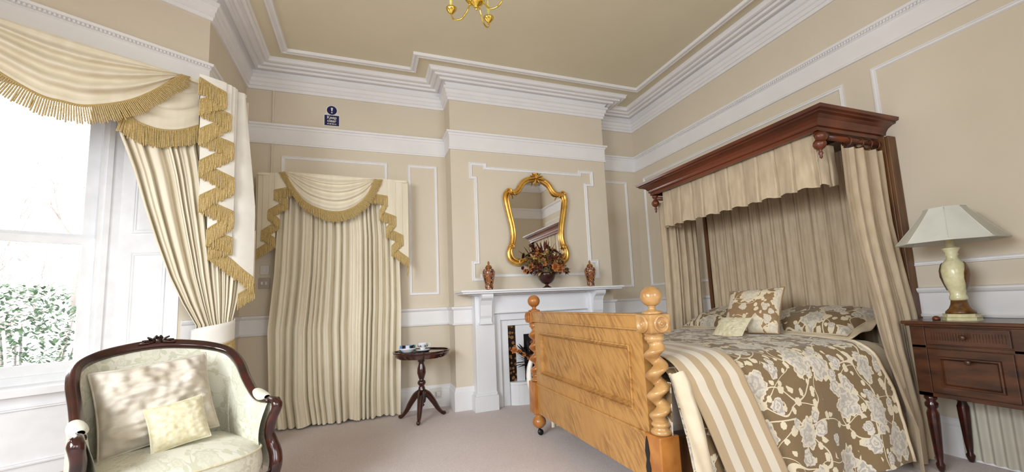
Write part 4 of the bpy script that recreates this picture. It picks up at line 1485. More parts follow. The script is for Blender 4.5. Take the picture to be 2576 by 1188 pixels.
# ---- bed hangings
def fn(u, v):
    y = lerp(1.96, 3.69, u)
    ph = 14 * (u + 0.012 * sin(9 * u))
    q_ = ph % 1.0
    o = -0.060 * max(0, 1 - abs(q_ - 0.5) / 0.09) + 0.010 * sin(2 * pi * ph + 0.6) + 0.006 * sin(2 * pi * ph * 2.6)
    return (3.725 - o * (0.55 if o < 0 else 1), y, lerp(2.33, 0.72, v))
thing('back_cloth', MB().grid(fn, 420, 14), M['bedcloth'], 'pleated beige cloth hanging behind the pillows from the canopy', 'bed hanging')
def vfn(u, v, fl=True):
    # path: along the front then returning at both ends
    L1, L2 = 1.70, 0.20
    s = u * (L1 + 2 * L2) - L2
    ph = (u * (L1 + 2 * L2)) / 0.155
    tri = abs((ph % 1.0) - 0.5) * 2          # box pleats
    q_ = ph % 1.0
    o = -0.026 * max(0, 1 - abs(q_ - 0.5) / 0.09) + 0.008 * sin(2 * pi * ph * 0.5) + 0.008 * vnoise(ph * 1.7, v * 2)
    o *= (0.45 + 0.9 * v)
    z = lerp(2.345 if 0 <= s <= L1 else 2.262, 1.95 + 0.008 * sin(2 * pi * ph + 1), v)
    if s < 0:
        return (3.125 - s, 2.0 - o, z)
    if s > L1:
        return (3.125 + (s - L1), 2.0 + L1 + o, z)
    return (3.125 - o, 2.0 + s, z)
vo_ = thing('canopy_valance', MB().grid(vfn, 420, 14), M['bedcloth'], 'pleated pale beige valance around the front of the bed canopy', 'valance')
KL = [at_y(x, y, yy) for x, y, yy in ((2105, 365, 1.90), (2118, 480, 1.88), (2142, 600, 1.85), (2170, 700, 1.81), (2203, 823, 1.76), (2227, 897, 1.735), (2256, 963, 1.72), (2305, 1080, 1.71), (2318, 1180, 1.71))]
KX = sorted([(p.z, p.x) for p in KL])
KY = sorted([(p.z, p.y) for p in KL])
def fn(u, v):
    z = lerp(2.215, 0.012, v)
    xl, yl = interp(KX, z), interp(KY, z)
    xr = interp([(0, 3.72), (1.0, 3.76), (2.25, 3.73)], z)
    w = foldwave(u, 4.6, 0.9, 0.75) + 0.25 * foldwave(u + 0.01 * v, 11, 2.0, 0.9) + 0.25 * vnoise(u * 4, v * 4, 3)
    x = lerp(xl, xr, u)
    k = min(1, max(0, (z - 0.95) / 0.7))
    y = lerp(yl, lerp(1.84, 1.90, k), u ** 0.6) - (0.016 + 0.012 * k) * w
    if x > 3.34 and z < 1.0:
        y = max(y, 1.785 - 0.008 * w)
    return (x, y, z)
thing('bed_curtain', MB().grid(fn, 150, 90), M['bedcloth'], 'beige bed curtain drawn back beside the nightstand', 'curtain')
def fn(u, v):
    z = lerp(2.25, 0.012, v)
    x = lerp(3.15, 3.66, u)
    w = foldwave(u, 6.2, 0.2, 0.6)
    return (x + 0.01 * sin(6 * v), 3.80 + 0.028 * w, z)
thing('bed_curtain', MB().grid(fn, 150, 40), M['bedcloth'], 'beige bed curtain on the far side of the bed by the recess', 'curtain')

# ---- bedding
def top_z(x):
    return 0.835 + 0.012 * sin(3.1 * x)
def side_profile(y_in, z_hem, flare, r=0.13, ztop=0.835, yn=1.80, yf=3.68):
    """cross section across the bed: list of (y, z) from near hem over the top to far hem"""
    pts = [(yn - flare, z_hem), (yn - flare * 0.7, z_hem + 0.2), (yn - flare * 0.25, ztop - 0.28), (yn, ztop - r - 0.03)]
    for k in range(1, 8):
        a = pi / 2 * k / 8
        pts.append((yn + r * 1.15 * (1 - cos(a)), ztop - r + r * sin(a)))
    pts += [(yn + r * 1.3, ztop + 0.002), (2.3, ztop + 0.014), (2.75, ztop + 0.018), (3.2, ztop + 0.012), (yf - r * 1.2, ztop)]
    for k in range(1, 6):
        a = pi / 2 * (1 - k / 6)
        pts.append((yf - r * (1 - cos(a)), ztop - r + r * sin(a)))
    pts += [(yf, 0.55), (yf + 0.02, z_hem + 0.1)]
    return pts
def cloth_strip(x0, x1, prof, nu, wrinkle, yfold=None, lift=0.0, s0=0.0, s1=1.0, xslant=None, thick=0):
    P = smooth_res([(0, a, b) for a, b in prof], 200)
    tot = sum((b - a).length for a, b in zip(P, P[1:]))
    def base(u, v):
        k = lerp(s0, s1, v) * 200
        i = min(199, int(k))
        p = P[i].lerp(P[i + 1], k - i)
        t = (P[min(200, i + 3)] - P[max(0, i - 3)]).normalized()
        nrm = Vector((0, -t.z, t.y))
        if nrm.z < 0 and p.z > 0.8: nrm = -nrm
        return p, nrm, lerp(s0, s1, v) * tot
    def fn(u, v):
        p, nrm, s = base(u, v)
        x = lerp(x0, x1, u)
        if xslant:
            x += xslant(u, s, p)
        w = wrinkle(x, s, p)
        return (x, p.y + nrm.y * (w + lift), p.z + nrm.z * (w + lift))
    def uv(u, v):
        return (lerp(x0, x1, u), lerp(s0, s1, v) * tot)
    return fn, uv
pr = side_profile(0, 0.09, 0.07)
def wr_duvet(x, s, p):
    w = 0.012 * vnoise(x * 3.0, s * 3.0, 1) + 0.006 * vnoise(x * 9, s * 9, 5)
    if p.z < 0.75 and p.y < 2.4:
        d = (0.75 - p.z) / 0.55
        w += d * (0.028 * sin(x * 8.5 + 0.6) + 0.014 * sin(x * 17 + 2))
        w += 0.07 * max(0, 1 - (x - 1.50) / 0.22) * d * (0.6 + 0.5 * sin(x * 38))
    if p.z < 0.75 and p.y > 3.2:
        w += 0.02 * sin(x * 12)
    return w
def slant_d(u, s, p):
    # pillow end of the duvet leans outwards as it hangs
    if p.y < 2.6:
        return u * (0.12 * min(1, max(0, (0.82 - p.z) / 0.3)) - 0.02) - (1 - u) * 0.02
    return 0
fn, uv = cloth_strip(1.505, 3.12, pr, 0, wr_duvet, xslant=slant_d)
duv = thing('duvet', MB().grid(fn, 150, 190, uv=uv), M['floral'], 'brown duvet woven with pale peonies and scrolling vines, spread over the bed', 'duvet')
fnr, uvr = cloth_strip(1.492, 1.60, pr, 0, lambda x, s, p: wr_duvet(x, s, p) + 0.034 + 0.014 * sin(60 * x + 5 * s), lift=0.0, s0=0.0, s1=0.22, xslant=lambda u, s, p: -0.02 * (1 - u) + u * 0.06 * max(0, 0.7 - p.z))
def ffn(u, v):
    y = lerp(1.83, 3.66, u)
    zt = 0.80 if 0.04 < u < 0.96 else 0.74
    return (1.497 + 0.008 * sin(30 * y) * v - 0.006 * v, y, lerp(zt, 0.45, v))
part('foot_end', MB().grid(ffn, 60, 8, uv=lambda u, v: (u * 1.8, v * 0.35)), M['floral'], duv)
part('reverse_fold', MB().grid(fnr, 30, 50, uv=uvr), M['plainbeige'], duv)
pts = crom([(1.56, 3.67, 0.76), (1.50, 3.69, 0.70), (1.445, 3.705, 0.62), (1.425, 3.705, 0.50), (1.44, 3.70, 0.38), (1.46, 3.69, 0.30)], 6)
part('corner_fold', MB().tube(pts, [interp([(0, 0.03), (0.4, 0.040), (0.7, 0.052), (1, 0.028)], k / (len(pts) - 1)) for k in range(len(pts))], 10, flat=0.6), M['lining'], duv)
# piped and turned border along the pillow end of the duvet
E1 = [Vector(fn(1.0, k / 80)) for k in range(0, 70)]
mb = MB().tube([p + Vector((0.004, 0, 0)) for p in E1], 0.011, 8)
part('piped_edge', mb, M['plainbeige'], duv)
fn2, uv2 = cloth_strip(3.06, 3.30, side_profile(0, 0.19, 0.02, ztop=0.815, yn=1.815), 0, lambda x, s, p: 0.004 * vnoise(x * 6, s * 6, 2))
thing('turned_sheet', MB().grid(fn2, 16, 150, uv=uv2), M['plainbeige'], 'plain champagne sheet band between the duvet and the pillows', 'sheet')
fn2, uv2 = cloth_strip(3.16, 3.42, side_profile(0, 0.17, 0.03, ztop=0.79, yn=1.825), 0, lambda x, s, p: 0.006 * vnoise(x * 5, s * 5, 3))
thing('under_sheet', MB().grid(fn2, 24, 150, uv=uv2), M['floral_pale'], 'pale patterned sheet hanging below the duvet corner near the nightstand', 'sheet')
# valance around the bed base
def fn(u, v):
    x = lerp(1.52, 3.70, u)
    return (x, 1.90 + 0.014 * foldwave(u, 16, 0.5, 0.6), lerp(0.42, 0.03, v))
bvv = root('bed_skirt', (2.6, 2.75, 0.03), 'cream gathered valance hanging around the base of the bed', 'bed skirt')
part('near_skirt', MB().grid(fn, 200, 6), M['curtain'], bvv)
def fn(u, v):
    x = lerp(1.56, 3.70, u)
    return (x, 3.56 + 0.014 * foldwave(u, 16, 0.5, 0.6), lerp(0.42, 0.06, v))
part('far_skirt', MB().grid(fn, 200, 6), M['curtain'], bvv)
# striped throw across the foot
def slant_t(u, s, p):
    k = min(1, max(0, (0.80 - p.z) / 0.6)) if p.y < 2.2 else 0
    return 0.20 * k
fn3, uv3 = cloth_strip(1.53, 1.93, side_profile(0, 0.04, 0.085, ztop=0.845, yn=1.79), 0,
                       lambda x, s, p: 0.010 * vnoise(x * 3, s * 3, 1) + 0.008 + (0.02 * sin(x * 8.5 + 0.6) * max(0, (0.75 - p.z)) if p.y < 2.2 else 0) , xslant=slant_t, lift=0.012, s0=0.0, s1=0.97)
thing('throw', MB().grid(fn3, 40, 170, uv=uv3), M['stripe'], 'champagne and brown striped satin throw across the foot of the bed', 'throw', solid=0.006)

# ---- cushions
def cushion(name, w, h, th, m, label, cat, group=None, M4=None, wrk=0.006, nx=54, piping=None, seed=1, pinch=0.06, piped_r=0.006):
    def side(sg):
        def fn(u, v):
            a, b = 2 * u - 1, 2 * v - 1
            ea = (1 - abs(a) ** 3.2) * (1 - abs(b) ** 3.2)
            t = th * 0.5 * max(0, ea) ** 0.55
            k = 1 - pinch * (1 - a * a) * abs(b) ** 2
            k2 = 1 - pinch * (1 - b * b) * abs(a) ** 2
            x = a * w / 2 * k2
            y = b * h / 2 * k
            n_ = wrk * vnoise(a * 2.2 + seed, b * 2.2, sg * 2.0) + wrk * 0.5 * vnoise(a * 6 + seed, b * 6, sg)
            edge = max(0, 1 - max(0, ea) * 1.5)
            n_ += wrk * 0.45 * sin(19 * a + seed + 2 * b) * (abs(b) ** 3) * (1 - edge * 0.6)
            n_ += wrk * 0.5 * vnoise(a * 3 + b * 5 + seed, b * 9 - a * 2, 4)
            return (x, y, sg * (t + n_ * min(1, ea * 3)))
        return fn
    t = root(name, (0, 0, 0), label, cat, group)
    def uv(u, v):
        return (u * w + seed, v * h)
    mb = MB().grid(side(1), nx, nx, uv=uv)
    f = side(-1)
    mb.grid(lambda u, v: f(1 - u, v), nx, nx, uv=uv)
    part('cushion_cover', mb, m, t, local=True)
    ed = []
    s1 = side(1)
    for k in range(40): ed.append(s1(k / 40, 0))
    for k in range(40): ed.append(s1(1, k / 40))
    for k in range(40): ed.append(s1(1 - k / 40, 1))
    for k in range(40): ed.append(s1(0, 1 - k / 40))
    part('piping', MB().tube([Vector((x, y, 0)) for x, y, z in ed], piped_r, 7, True), piping or m, t, local=True)
    t.matrix_world = M4
    return t
def flange(parent, w, h, b, m):
    def fn(u, v):
        a = 2 * pi * u
        def rr(W_, H_):
            c_, s_ = cos(a), sin(a)
            k = (abs(c_) ** 8 + abs(s_) ** 8) ** (-1 / 8)
            return c_ * k * W_ / 2, s_ * k * H_ / 2
        x0, y0 = rr(w - 0.04, h - 0.04)
        x1, y1 = rr(w + 2 * b, h + 2 * b)
        return (lerp(x0, x1, v), lerp(y0, y1, v), 0.012 * v * sin(9 * a) - 0.02 * v)
    part('flange', MB().grid(fn, 96, 5, closeu=True), m, parent, local=True, solid=0.006)
def frame_from(c, xdir, ydir):
    x = Vector(xdir).normalized()
    y = Vector(ydir)
    y = (y - x * y.dot(x)).normalized()
    z = x.cross(y)
    return Matrix(((x.x, y.x, z.x, c[0]), (x.y, y.y, z.y, c[1]), (x.z, y.z, z.z, c[2]), (0, 0, 0, 1)))
pl1 = cushion('pillow', 0.74, 0.50, 0.21, M['floral'], 'brown floral pillow sham on the far side of the bed head', 'pillow', None,
        frame_from((3.42, 3.24, 0.925), (0, -1, 0), (0.92, 0, 0.26)), piping=M['plainbeige'], seed=2)
pl2 = cushion('pillow', 0.78, 0.50, 0.21, M['floral'], 'brown floral pillow sham on the side of the bed near the nightstand', 'pillow', None,
        frame_from((3.42, 2.38, 0.925), (0, -1, 0), (0.92, 0, 0.26)), piping=M['plainbeige'], seed=5)
flange(pl1, 0.72, 0.48, 0.05, M['plainbeige'])
flange(pl2, 0.76, 0.48, 0.05, M['plainbeige'])
cushion('cushion', 0.44, 0.44, 0.14, M['floral_small'], 'square brown floral cushion propped against the pillows', 'cushion', None,
        frame_from((3.02, 2.60, 1.03), (0.30, -0.95, 0.04), (0.50, 0.35, 0.80)), seed=9)
cushion('cushion', 0.25, 0.25, 0.08, M['goldcush'], 'small plain beige cushion lying in front of the floral cushion', 'cushion', None,
        frame_from((2.76, 2.60, 0.905), (0.22, -0.97, 0.0), (0.75, 0.15, 0.62)), seed=4, piped_r=0.004)

# ------------------------------------------------------------------ nightstand and lamp
ns = root('nightstand', (3.6, 1.48, 0), 'dark walnut bedside cabinet with a drawer and a panelled door on turned legs', 'nightstand')
xf, xb, y0, y1 = 3.405, 3.82, 1.19, 1.735
mb = MB().box(xf - 0.035, xb, y0 - 0.03, y1 + 0.03, 0.935, 0.955).box(xf - 0.022, xb, y0 - 0.018, y1 + 0.018, 0.922, 0.935)
part('cabinet_top', mb, M['walnut'], ns, bevel=0.005)
part('carcass', MB().box(xf + 0.008, xb, y0, y1, 0.475, 0.922).box(xf, xf + 0.01, y1 - 0.075, y1, 0.475, 0.922).box(xf, xf + 0.01, y0, y0 + 0.075, 0.475, 0.922).box(xf, xf + 0.01, y0, y1, 0.475, 0.50).box(xf, xf + 0.01, y0, y1, 0.782, 0.80),
     M['walnut'], ns, bevel=0.002)
dr = part('drawer', MB().box(xf - 0.004, xf + 0.012, y0 + 0.08, y1 - 0.08, 0.808, 0.912), M['walnut'], ns, bevel=0.003)
mb = MB()
for k in range(26):
    yy = y0 + 0.10 + k * (y1 - y0 - 0.2) / 26
    mb.box(xf - 0.008, xf - 0.004, yy, yy + 0.007, 0.835, 0.885)
part('reeded_strip', mb, M['walnut'], dr)
def knob(parent, y, z):
    mb = MB().lathe([(0.004, -0.001), (0.007, -0.01), (0.006, -0.018), (0.014, -0.024), (0.017, -0.033), (0.012, -0.041), (0.001, -0.043)], (xf - 0.004, y, z), 16, axis='x')
    part('knob', mb, M['walnut'], parent)
knob(dr, 1.462, 0.862)
door = part('cabinet_door', MB().box(xf - 0.004, xf + 0.012, y0 + 0.08, y1 - 0.08, 0.505, 0.778), M['walnut'], ns, bevel=0.003)
mb = MB()
frame_poly(mb, rect(y0 + 0.13, y1 - 0.13, 0.545, 0.735), lambda a, z, o: (xf - 0.004 - o, a, z), 0.022, 0.010)
part('door_moulding', mb, M['walnut'], door)
knob(door, 1.455, 0.715)
for (x, y) in ((xf + 0.035, y1 - 0.04), (xf + 0.035, y0 + 0.04), (xb - 0.035, y1 - 0.04), (xb - 0.035, y0 + 0.04)):
    mb = MB().lathe([(0.03, 0.475), (0.034, 0.455), (0.022, 0.44), (0.034, 0.425), (0.034, 0.405), (0.022, 0.39), (0.032, 0.36), (0.030, 0.28), (0.022, 0.12), (0.016, 0.06), (0.024, 0.045), (0.02, 0.02), (0.012, 0.0)],
                    (x, y, 0), 18)
    part('leg', mb, M['mahogany'], ns)
def fn(u, v):
    return (3.80 + 0.012 * sin(2 * pi * 9 * u), lerp(1.73, 1.22, u), lerp(0.47, 0.015, v))
thing('pleated_cloth', MB().grid(fn, 120, 6), M['fabricskirt'], 'pale pleated cloth hanging in the shade under the nightstand', 'cloth')

lx, ly, lz = 3.56, 1.53, 0.9555
lamp = root('table_lamp', (lx, ly, lz), 'cream glazed table lamp with a white panelled shade on the nightstand', 'lamp')
mb = MB().prism([(0.085 * cos(radians(22.5 + 45 * k)) * 1.08, 0.085 * sin(radians(22.5 + 45 * k)) * 1.08) for k in range(8)], 0, 0.022)
mb.prism([(0.085 * cos(radians(22.5 + 45 * k)), 0.085 * sin(radians(22.5 + 45 * k))) for k in range(8)], 0.022, 0.042)
part('lamp_foot', mb, M['crackle'], lamp, local=True, bevel=0.004)
mb = MB().lathe([(0.072, 0.042), (0.070, 0.055), (0.052, 0.075), (0.042, 0.10), (0.038, 0.125)], (0, 0, 0), 28)
part('fluted_base', mb, M['lampbrown'], lamp, local=True)
mb = MB().lathe([(0.038, 0.125), (0.044, 0.135), (0.042, 0.15), (0.036, 0.165), (0.042, 0.19), (0.056, 0.235), (0.066, 0.28), (0.066, 0.32), (0.055, 0.36), (0.036, 0.385), (0.028, 0.395), (0.026, 0.41), (0.034, 0.42), (0.030, 0.43),
                 (0.04, 0.452), (0.046, 0.462), (0.030, 0.467), (0.022, 0.475), (0.022, 0.54), (0.018, 0.57)], (0, 0, 0), 28)
part('lamp_body', mb, M['crackle'], lamp, local=True)
for a0 in (100, 280):
    def fn(u, v, a0=a0):
        a = radians(a0 + lerp(-42, 42, u) * sin(pi * lerp(0.1, 0.9, v)))
        z = lerp(0.19, 0.37, v)
        r = interp([(0.165, 0.036), (0.19, 0.042), (0.235, 0.056), (0.28, 0.066), (0.32, 0.066), (0.36, 0.055), (0.385, 0.036)], z) + 0.005
        return (r * cos(a), r * sin(a), z)
    part('brown_relief', MB().grid(fn, 14, 14), M['lampbrown'], lamp, local=True)
part('socket_tube', MB().lathe([(0.006, 0.57), (0.006, 0.70), (0.014, 0.70), (0.014, 0.71), (0.002, 0.712)], (0, 0, 0), 12), M['brass'], lamp, local=True)
def sh(u, v):
    a = 2 * pi * u
    n = 8
    seg = 2 * pi / n
    k = cos(seg / 2) / cos(((a + seg / 2) % seg) - seg / 2)
    r = lerp(0.098, 0.262, v ** 1.1) * k
    return (r * cos(a), r * sin(a), lerp(0.725, 0.505, v))
mb = MB().grid(sh, 64, 12, closeu=True, smooth=False)
shd = part('lamp_shade', mb, M['shade'], lamp, local=True, solid=0.004)
mb = MB()
for k in range(8):
    a = 2 * pi * (k + 0.0) / 8 + pi / 8
    pts = []
    for j in range(9):
        p = sh((a / (2 * pi)) % 1, j / 8)
        pts.append((p[0] * 1.006, p[1] * 1.006, p[2]))
    mb.tube(pts, 0.0028, 5)
part('shade_rib', mb, M['shade'], shd, local=True)
mb = MB()
for v in (0.0, 1.0):
    mb.tube([sh(k / 64, v) for k in range(64)], 0.005, 6, True)
part('shade_trim', mb, M['shade'], shd, local=True)
thing('trinket_pot', MB().lathe([(0.018, 0), (0.022, 0.006), (0.018, 0.018), (0.010, 0.026), (0.002, 0.028)], (3.50, 1.63, 0.9555), 16), M['redwood'],
      'small round reddish wooden pot beside the lamp on the nightstand', 'pot')

# ------------------------------------------------------------------ chandelier
ch = root('chandelier', (0.69, 2.47, 3.20), 'polished brass chandelier with curved arms hanging from the ceiling', 'chandelier')
cx, cy = 0.69, 2.47
zc = 3.195
mb = MB().lathe([(0.001, -0.065), (0.008, -0.058), (0.010, -0.048), (0.006, -0.042), (0.012, -0.034), (0.032, -0.022), (0.052, -0.002), (0.058, 0.015), (0.052, 0.035), (0.03, 0.05), (0.016, 0.06), (0.012, 0.085), (0.022, 0.105),
                 (0.032, 0.135), (0.022, 0.165), (0.012, 0.18), (0.016, 0.22), (0.028, 0.25), (0.016, 0.28), (0.008, 0.30), (0.006, 0.66), (0.05, 0.70), (0.06, 0.75)], (cx, cy, zc), 28)
part('stem', mb, M['brass'], ch)
for k in range(4):
    a = radians(48 + 90 * k)
    d = Vector((cos(a), sin(a), 0))
    o = Vector((cx, cy, zc))
    Z = Vector((0, 0, 1))
    ks = [o + d * 0.045 + Z * 0.01, o + d * 0.07 - Z * 0.045, o + d * 0.11 - Z * 0.085, o + d * 0.162 - Z * 0.08, o + d * 0.188 - Z * 0.045, o + d * 0.19 - Z * 0.012]
    arm = part('arm', MB().tube(crom(ks, 6), 0.0055, 8), M['brass'], ch)
    c = o + d * 0.19
    mb = MB().lathe([(0.006, -0.03), (0.014, -0.022), (0.024, -0.012), (0.034, 0.002), (0.037, 0.012), (0.030, 0.016), (0.014, 0.018), (0.012, 0.022)], tuple(c), 20)
    part('drip_pan', mb, M['brass'], arm)
    part('candle_tube', MB().lathe([(0.011, 0.022), (0.011, 0.11), (0.004, 0.115), (0.006, 0.13), (0.001, 0.16)], tuple(c), 12), M['candle'], arm)

# ------------------------------------------------------------------ armchair
AYAW = radians(33)
ac = root('armchair', (-0.856, 2.644, 0), 'mahogany framed armchair upholstered in pale damask in front of the bay window', 'armchair', None, AYAW)
key = [(0.375, -0.05, 0.700), (0.372, 0.04, 0.698), (0.366, 0.12, 0.72), (0.362, 0.24, 0.80), (0.362, 0.36, 0.895), (0.335, 0.47, 0.965), (0.25, 0.545, 1.005), (0.12, 0.58, 1.03), (0.0, 0.585, 1.04)]
full = key + [(-x, y, z) for x, y, z in reversed(key[:-1])]
FR = crom(full, 8)
nF = len(FR)
def rad_at(k):
    u = k / (nF - 1)
    return interp([(0, 0.020), (0.1, 0.022), (0.25, 0.026), (0.5, 0.030), (0.75, 0.026), (0.9, 0.022), (1, 0.020)], u)
prof = [(1.0, -0.55), (1.05, 0.0), (0.9, 0.5), (0.45, 0.62), (0.35, 0.85), (-0.15, 0.95), (-0.5, 0.7), (-0.62, 0.45), (-1.0, 0.3), (-1.0, -0.55)]
part('back_rail', MB().tube(FR, [rad_at(k) for k in range(nF)], prof=prof), M['mahogany'], ac, local=True)
mb = MB()
for s in (-1, 1):
    for k in range(5):
        a = radians(8 + 28 * k)
        leaf(mb, (s * 0.012, 0.565, 1.052), (s * cos(a), -0.2, sin(a) * 0.5), 0.075 - 0.008 * k, 0.013, 0.15)
mb.ball((0, 0.56, 1.062), 0.014, 10)
part('carved_crest', mb, M['mahogany'], ac, local=True, solid=0.008)
for s in (-1, 1):
    # scrolled arm end and S-curved front support running down into the leg
    ks = [(s * 0.372, 0.015, 0.702), (s * 0.384, -0.055, 0.704), (s * 0.392, -0.095, 0.688), (s * 0.388, -0.10, 0.655), (s * 0.378, -0.075, 0.60), (s * 0.378, -0.045, 0.53), (s * 0.392, -0.045, 0.47),
          (s * 0.402, -0.07, 0.41), (s * 0.398, -0.085, 0.35), (s * 0.385, -0.07, 0.28)]
    pts = crom(ks, 6)
    m_ = len(pts)
    rd = [interp([(0, 0.016), (0.14, 0.024), (0.24, 0.030), (0.36, 0.026), (0.55, 0.027), (0.75, 0.034), (1, 0.034)], k / (m_ - 1)) for k in range(m_)]
    part('arm_support', MB().tube(pts, rd, 12, flat=0.85), M['mahogany'], ac, local=True)
    mb = MB()
    scroll_pts = []
    for k in range(18):
        a = 0.3 + k / 17 * 4.6
        q = 0.026 * (1 - 0.7 * k / 17)
        scroll_pts.append((s * 0.404, -0.088 + q * cos(a), 0.690 + q * sin(a)))
    mb.tube(scroll_pts, [0.008 * (1 - 0.4 * k / 17) for k in range(18)], 7, up=(1, 0, 0))
    part('scroll', mb, M['mahogany'], ac, local=True)
    pts = crom([(s * 0.385, -0.07, 0.30), (s * 0.40, -0.09, 0.22), (s * 0.385, -0.075, 0.12), (s * 0.38, -0.09, 0.04), (s * 0.385, -0.11, 0.015)], 6)
    part('leg', MB().tube(pts, [interp([(0, 0.036), (0.3, 0.032), (0.7, 0.018), (0.9, 0.018), (1, 0.012)], k / (len(pts) - 1)) for k in range(len(pts))], 10), M['mahogany'], ac, local=True)
    pts = crom([(s * 0.30, 0.50, 0.32), (s * 0.31, 0.53, 0.15), (s * 0.33, 0.58, 0.012)], 6)
    part('leg', MB().tube(pts, [lerp(0.026, 0.016, k / (len(pts) - 1)) for k in range(len(pts))], 10), M['mahogany'], ac, local=True)
    # padded arm rest
    def fn(u, v, s=s):
        y = lerp(-0.02, 0.135, v)
        a = 2 * pi * u
        e = sin(pi * min(1, max(0, lerp(0.04, 0.96, v)))) ** 0.4
        zz = interp([(-0.03, 0.716), (0.05, 0.716), (0.14, 0.742)], y)
        return (s * 0.372 + 0.036 * cos(a) * e, y, zz + 0.026 * sin(a) * e)
    part('arm_pad', MB().grid(fn, 18, 12, closeu=True), M['damask'], ac, local=True)
# upholstered shell inside the frame, running under the rail
def shell(inner):
    def fn(u, v):
        k = u * (nF - 1)
        i = min(nF - 2, int(k))
        p = FR[i].lerp(FR[i + 1], k - i)
        n_in = Vector((-p.x * 0.9, 0.25 - p.y, 0))
        side = abs(p.x) / 0.375
        n_in = Vector((-p.x, -(max(0, p.y - 0.25)) * 1.5, 0)).normalized()
        zt = p.z - 0.012
        z = lerp(zt, 0.33, v)
        bul = 0.035 * sin(pi * min(1, v * 1.1)) if inner else -0.012
        lean = 0.05 * v
        q = p + n_in * ((0.014 + bul + lean * 0.3) if inner else -0.008)
        return (q.x, q.y - (0.03 * v if p.y > 0.4 else 0), z)
    return fn
def suv(u, v):
    return (u * 1.6, v * 0.65)
part('inner_upholstery', MB().grid(shell(True), 120, 24, uv=suv), M['damask'], ac, local=True)
part('outer_upholstery', MB().grid(shell(False), 120, 8, uv=suv), M['damask'], ac, local=True)
pts = crom([(0.385, -0.06, 0.30), (0.25, -0.115, 0.30), (0.0, -0.14, 0.30), (-0.25, -0.115, 0.30), (-0.385, -0.06, 0.30)], 8)
part('front_rail', MB().tube(pts, 0.03, 10, flat=0.7), M['mahogany'], ac, local=True)
# bow fronted seat cushion
def seat(u, v):
    a = 2 * pi * u
    ca, sa = cos(a), sin(a)
    rx, ry = 0.345, 0.32
    e = 0.42
    x = rx * math.copysign(abs(ca) ** e, ca)
    y = ry * math.copysign(abs(sa) ** e, sa)
    if y < 0:
        y -= 0.045 * (1 - (x / rx) ** 2)
    return x, y + 0.18
def seat_top(u, v):
    x, y = seat(u, v)
    k = v
    h = 0.035 * (1 - (k ** 3)) + 0.485
    h -= 0.02 * (k ** 10)
    return (x * k, 0.18 + (y - 0.18) * k, h)
mb = MB().grid(seat_top, 80, 20, closeu=True, uv=lambda u, v: (seat(u, v)[0] * v, seat(u, v)[1] * v))
def seat_side(u, v):
    x, y = seat(u, v)
    b = 1 + 0.03 * sin(pi * v)
    return (x * b, 0.18 + (y - 0.18) * b, lerp(0.465, 0.335, v))
mb.grid(seat_side, 80, 8, closeu=True, uv=lambda u, v: (u * 2, v * 0.15))
sc_ = part('seat_cushion', mb, M['damask'], ac, local=True)
part('piping', MB().tube([(seat(k / 80, 1)[0] * 1.01, 0.18 + (seat(k / 80, 1)[1] - 0.18) * 1.01, 0.466) for k in range(80)], 0.0055, 6, True), M['goldcush'], sc_, local=True)
CM = Matrix.Translation((-0.856, 2.644, 0)) @ Matrix.Rotation(AYAW, 4, 'Z')
cushion('cushion', 0.50, 0.45, 0.19, M['linen'], 'large crumpled beige linen cushion leaning against the back of the armchair', 'cushion', None,
        CM @ frame_from((-0.03, 0.37, 0.735), (1, -0.05, 0.10), (-0.08, 0.36, 0.93)), wrk=0.034, seed=3)
cushion('cushion', 0.245, 0.235, 0.10, M['goldcush'], 'small pale gold cushion in front of the linen cushion on the armchair', 'cushion', None,
        CM @ frame_from((0.015, 0.17, 0.635), (1, -0.1, 0.14), (-0.1, 0.42, 0.9)), wrk=0.005, seed=6, piped_r=0.004)

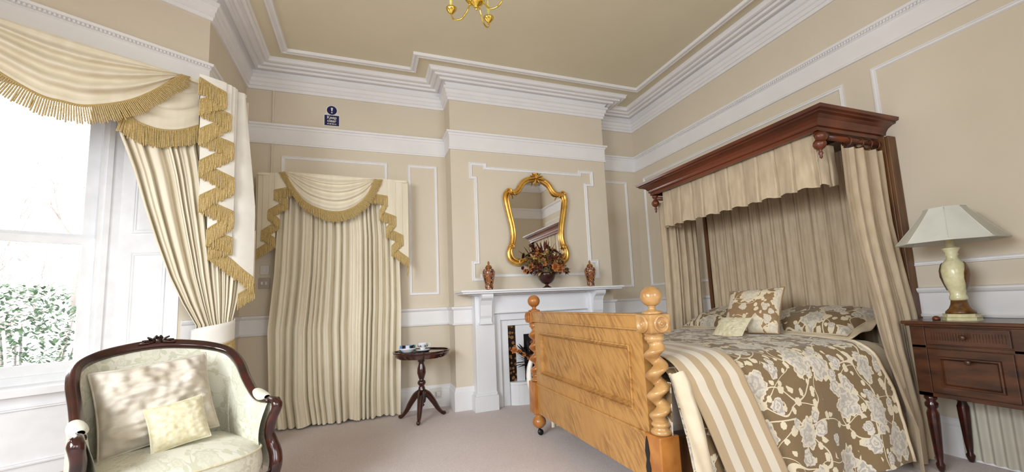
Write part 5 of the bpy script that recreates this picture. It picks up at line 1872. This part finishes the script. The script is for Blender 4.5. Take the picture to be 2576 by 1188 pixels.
# ------------------------------------------------------------------ garden seen through the bay window
def tree(name, x, y, h, seed, label, cat, spread=0.5, m=None, r0=0.09):
    r_ = random.Random(seed)
    t = root(name, (x, y, -1.6), label, cat)
    mb = MB()
    def grow(p, d, L, rad, lev):
        pts = [p]
        q = p
        for k in range(4):
            d = (d + Vector((r_.uniform(-1, 1), r_.uniform(-1, 1), r_.uniform(-0.3, 0.7))) * 0.16).normalized()
            q = q + d * (L / 4)
            pts.append(q)
        mb.tube(pts, [lerp(rad, rad * 0.6, k / 4) for k in range(5)], 6)
        if lev < 5:
            for k in range(3 if lev < 3 else 2):
                nd = (d + Vector((r_.uniform(-1, 1), r_.uniform(-1, 1), r_.uniform(-0.2, 0.8))) * spread * 1.6).normalized()
                grow(pts[r_.choice((2, 3, 4))], nd, L * r_.uniform(0.6, 0.8), rad * 0.58, lev + 1)
    grow(Vector((x, y, -1.6)), Vector((0, 0, 1)), h, r0, 0)
    part('branches', mb, m or M['bark'], t)
    return t
tree('bare_tree', -5.9, 11.0, 3.0, 5, 'bare branched tree seen pale through the upper bay window', 'tree', 0.55)
tree('bare_tree', -7.4, 12.6, 2.6, 8, 'bare tree with low slanting branches seen pale through the lower bay window', 'tree', 0.7, r0=0.07)
sh_ = root('evergreen_shrub', (-5.2, 9.4, -1.6), 'sparse grey green evergreen shrub outside at the foot of the bay window', 'shrub')
r_ = random.Random(3)
mb = MB()
for k in range(2400):
    a = r_.uniform(0, 2 * pi); rr = 0.9 * sqrt(r_.random()); zz = r_.uniform(0, 1)
    w_ = 1.0 - 0.5 * zz
    c = Vector((-5.2 + rr * w_ * 1.1 * cos(a), 9.4 + rr * w_ * sin(a), -1.5 + 3.3 * zz))
    leaf(mb, c, (r_.uniform(-1, 1), r_.uniform(-1, 1), r_.uniform(-0.2, 1)), r_.uniform(0.08, 0.15), r_.uniform(0.018, 0.035), 0.2, 2)
part('leaves', mb, M['leafgreen'], sh_)
mb = MB()
for k in range(16):
    a = r_.uniform(0, 2 * pi)
    mb.tube([(-5.2, 9.4, -1.6), (-5.2 + 0.3 * cos(a), 9.4 + 0.3 * sin(a), -0.6), (-5.2 + 0.7 * cos(a), 9.4 + 0.7 * sin(a), r_.uniform(0.4, 1.7))], 0.018, 5)
part('stems', mb, M['bark'], sh_)
gm = plain('pale_gravel', rgb(205, 200, 190), 0.9)
struct('ground', MB().box(-16, 6, 5.7, 26, -1.7, -1.6), gm)
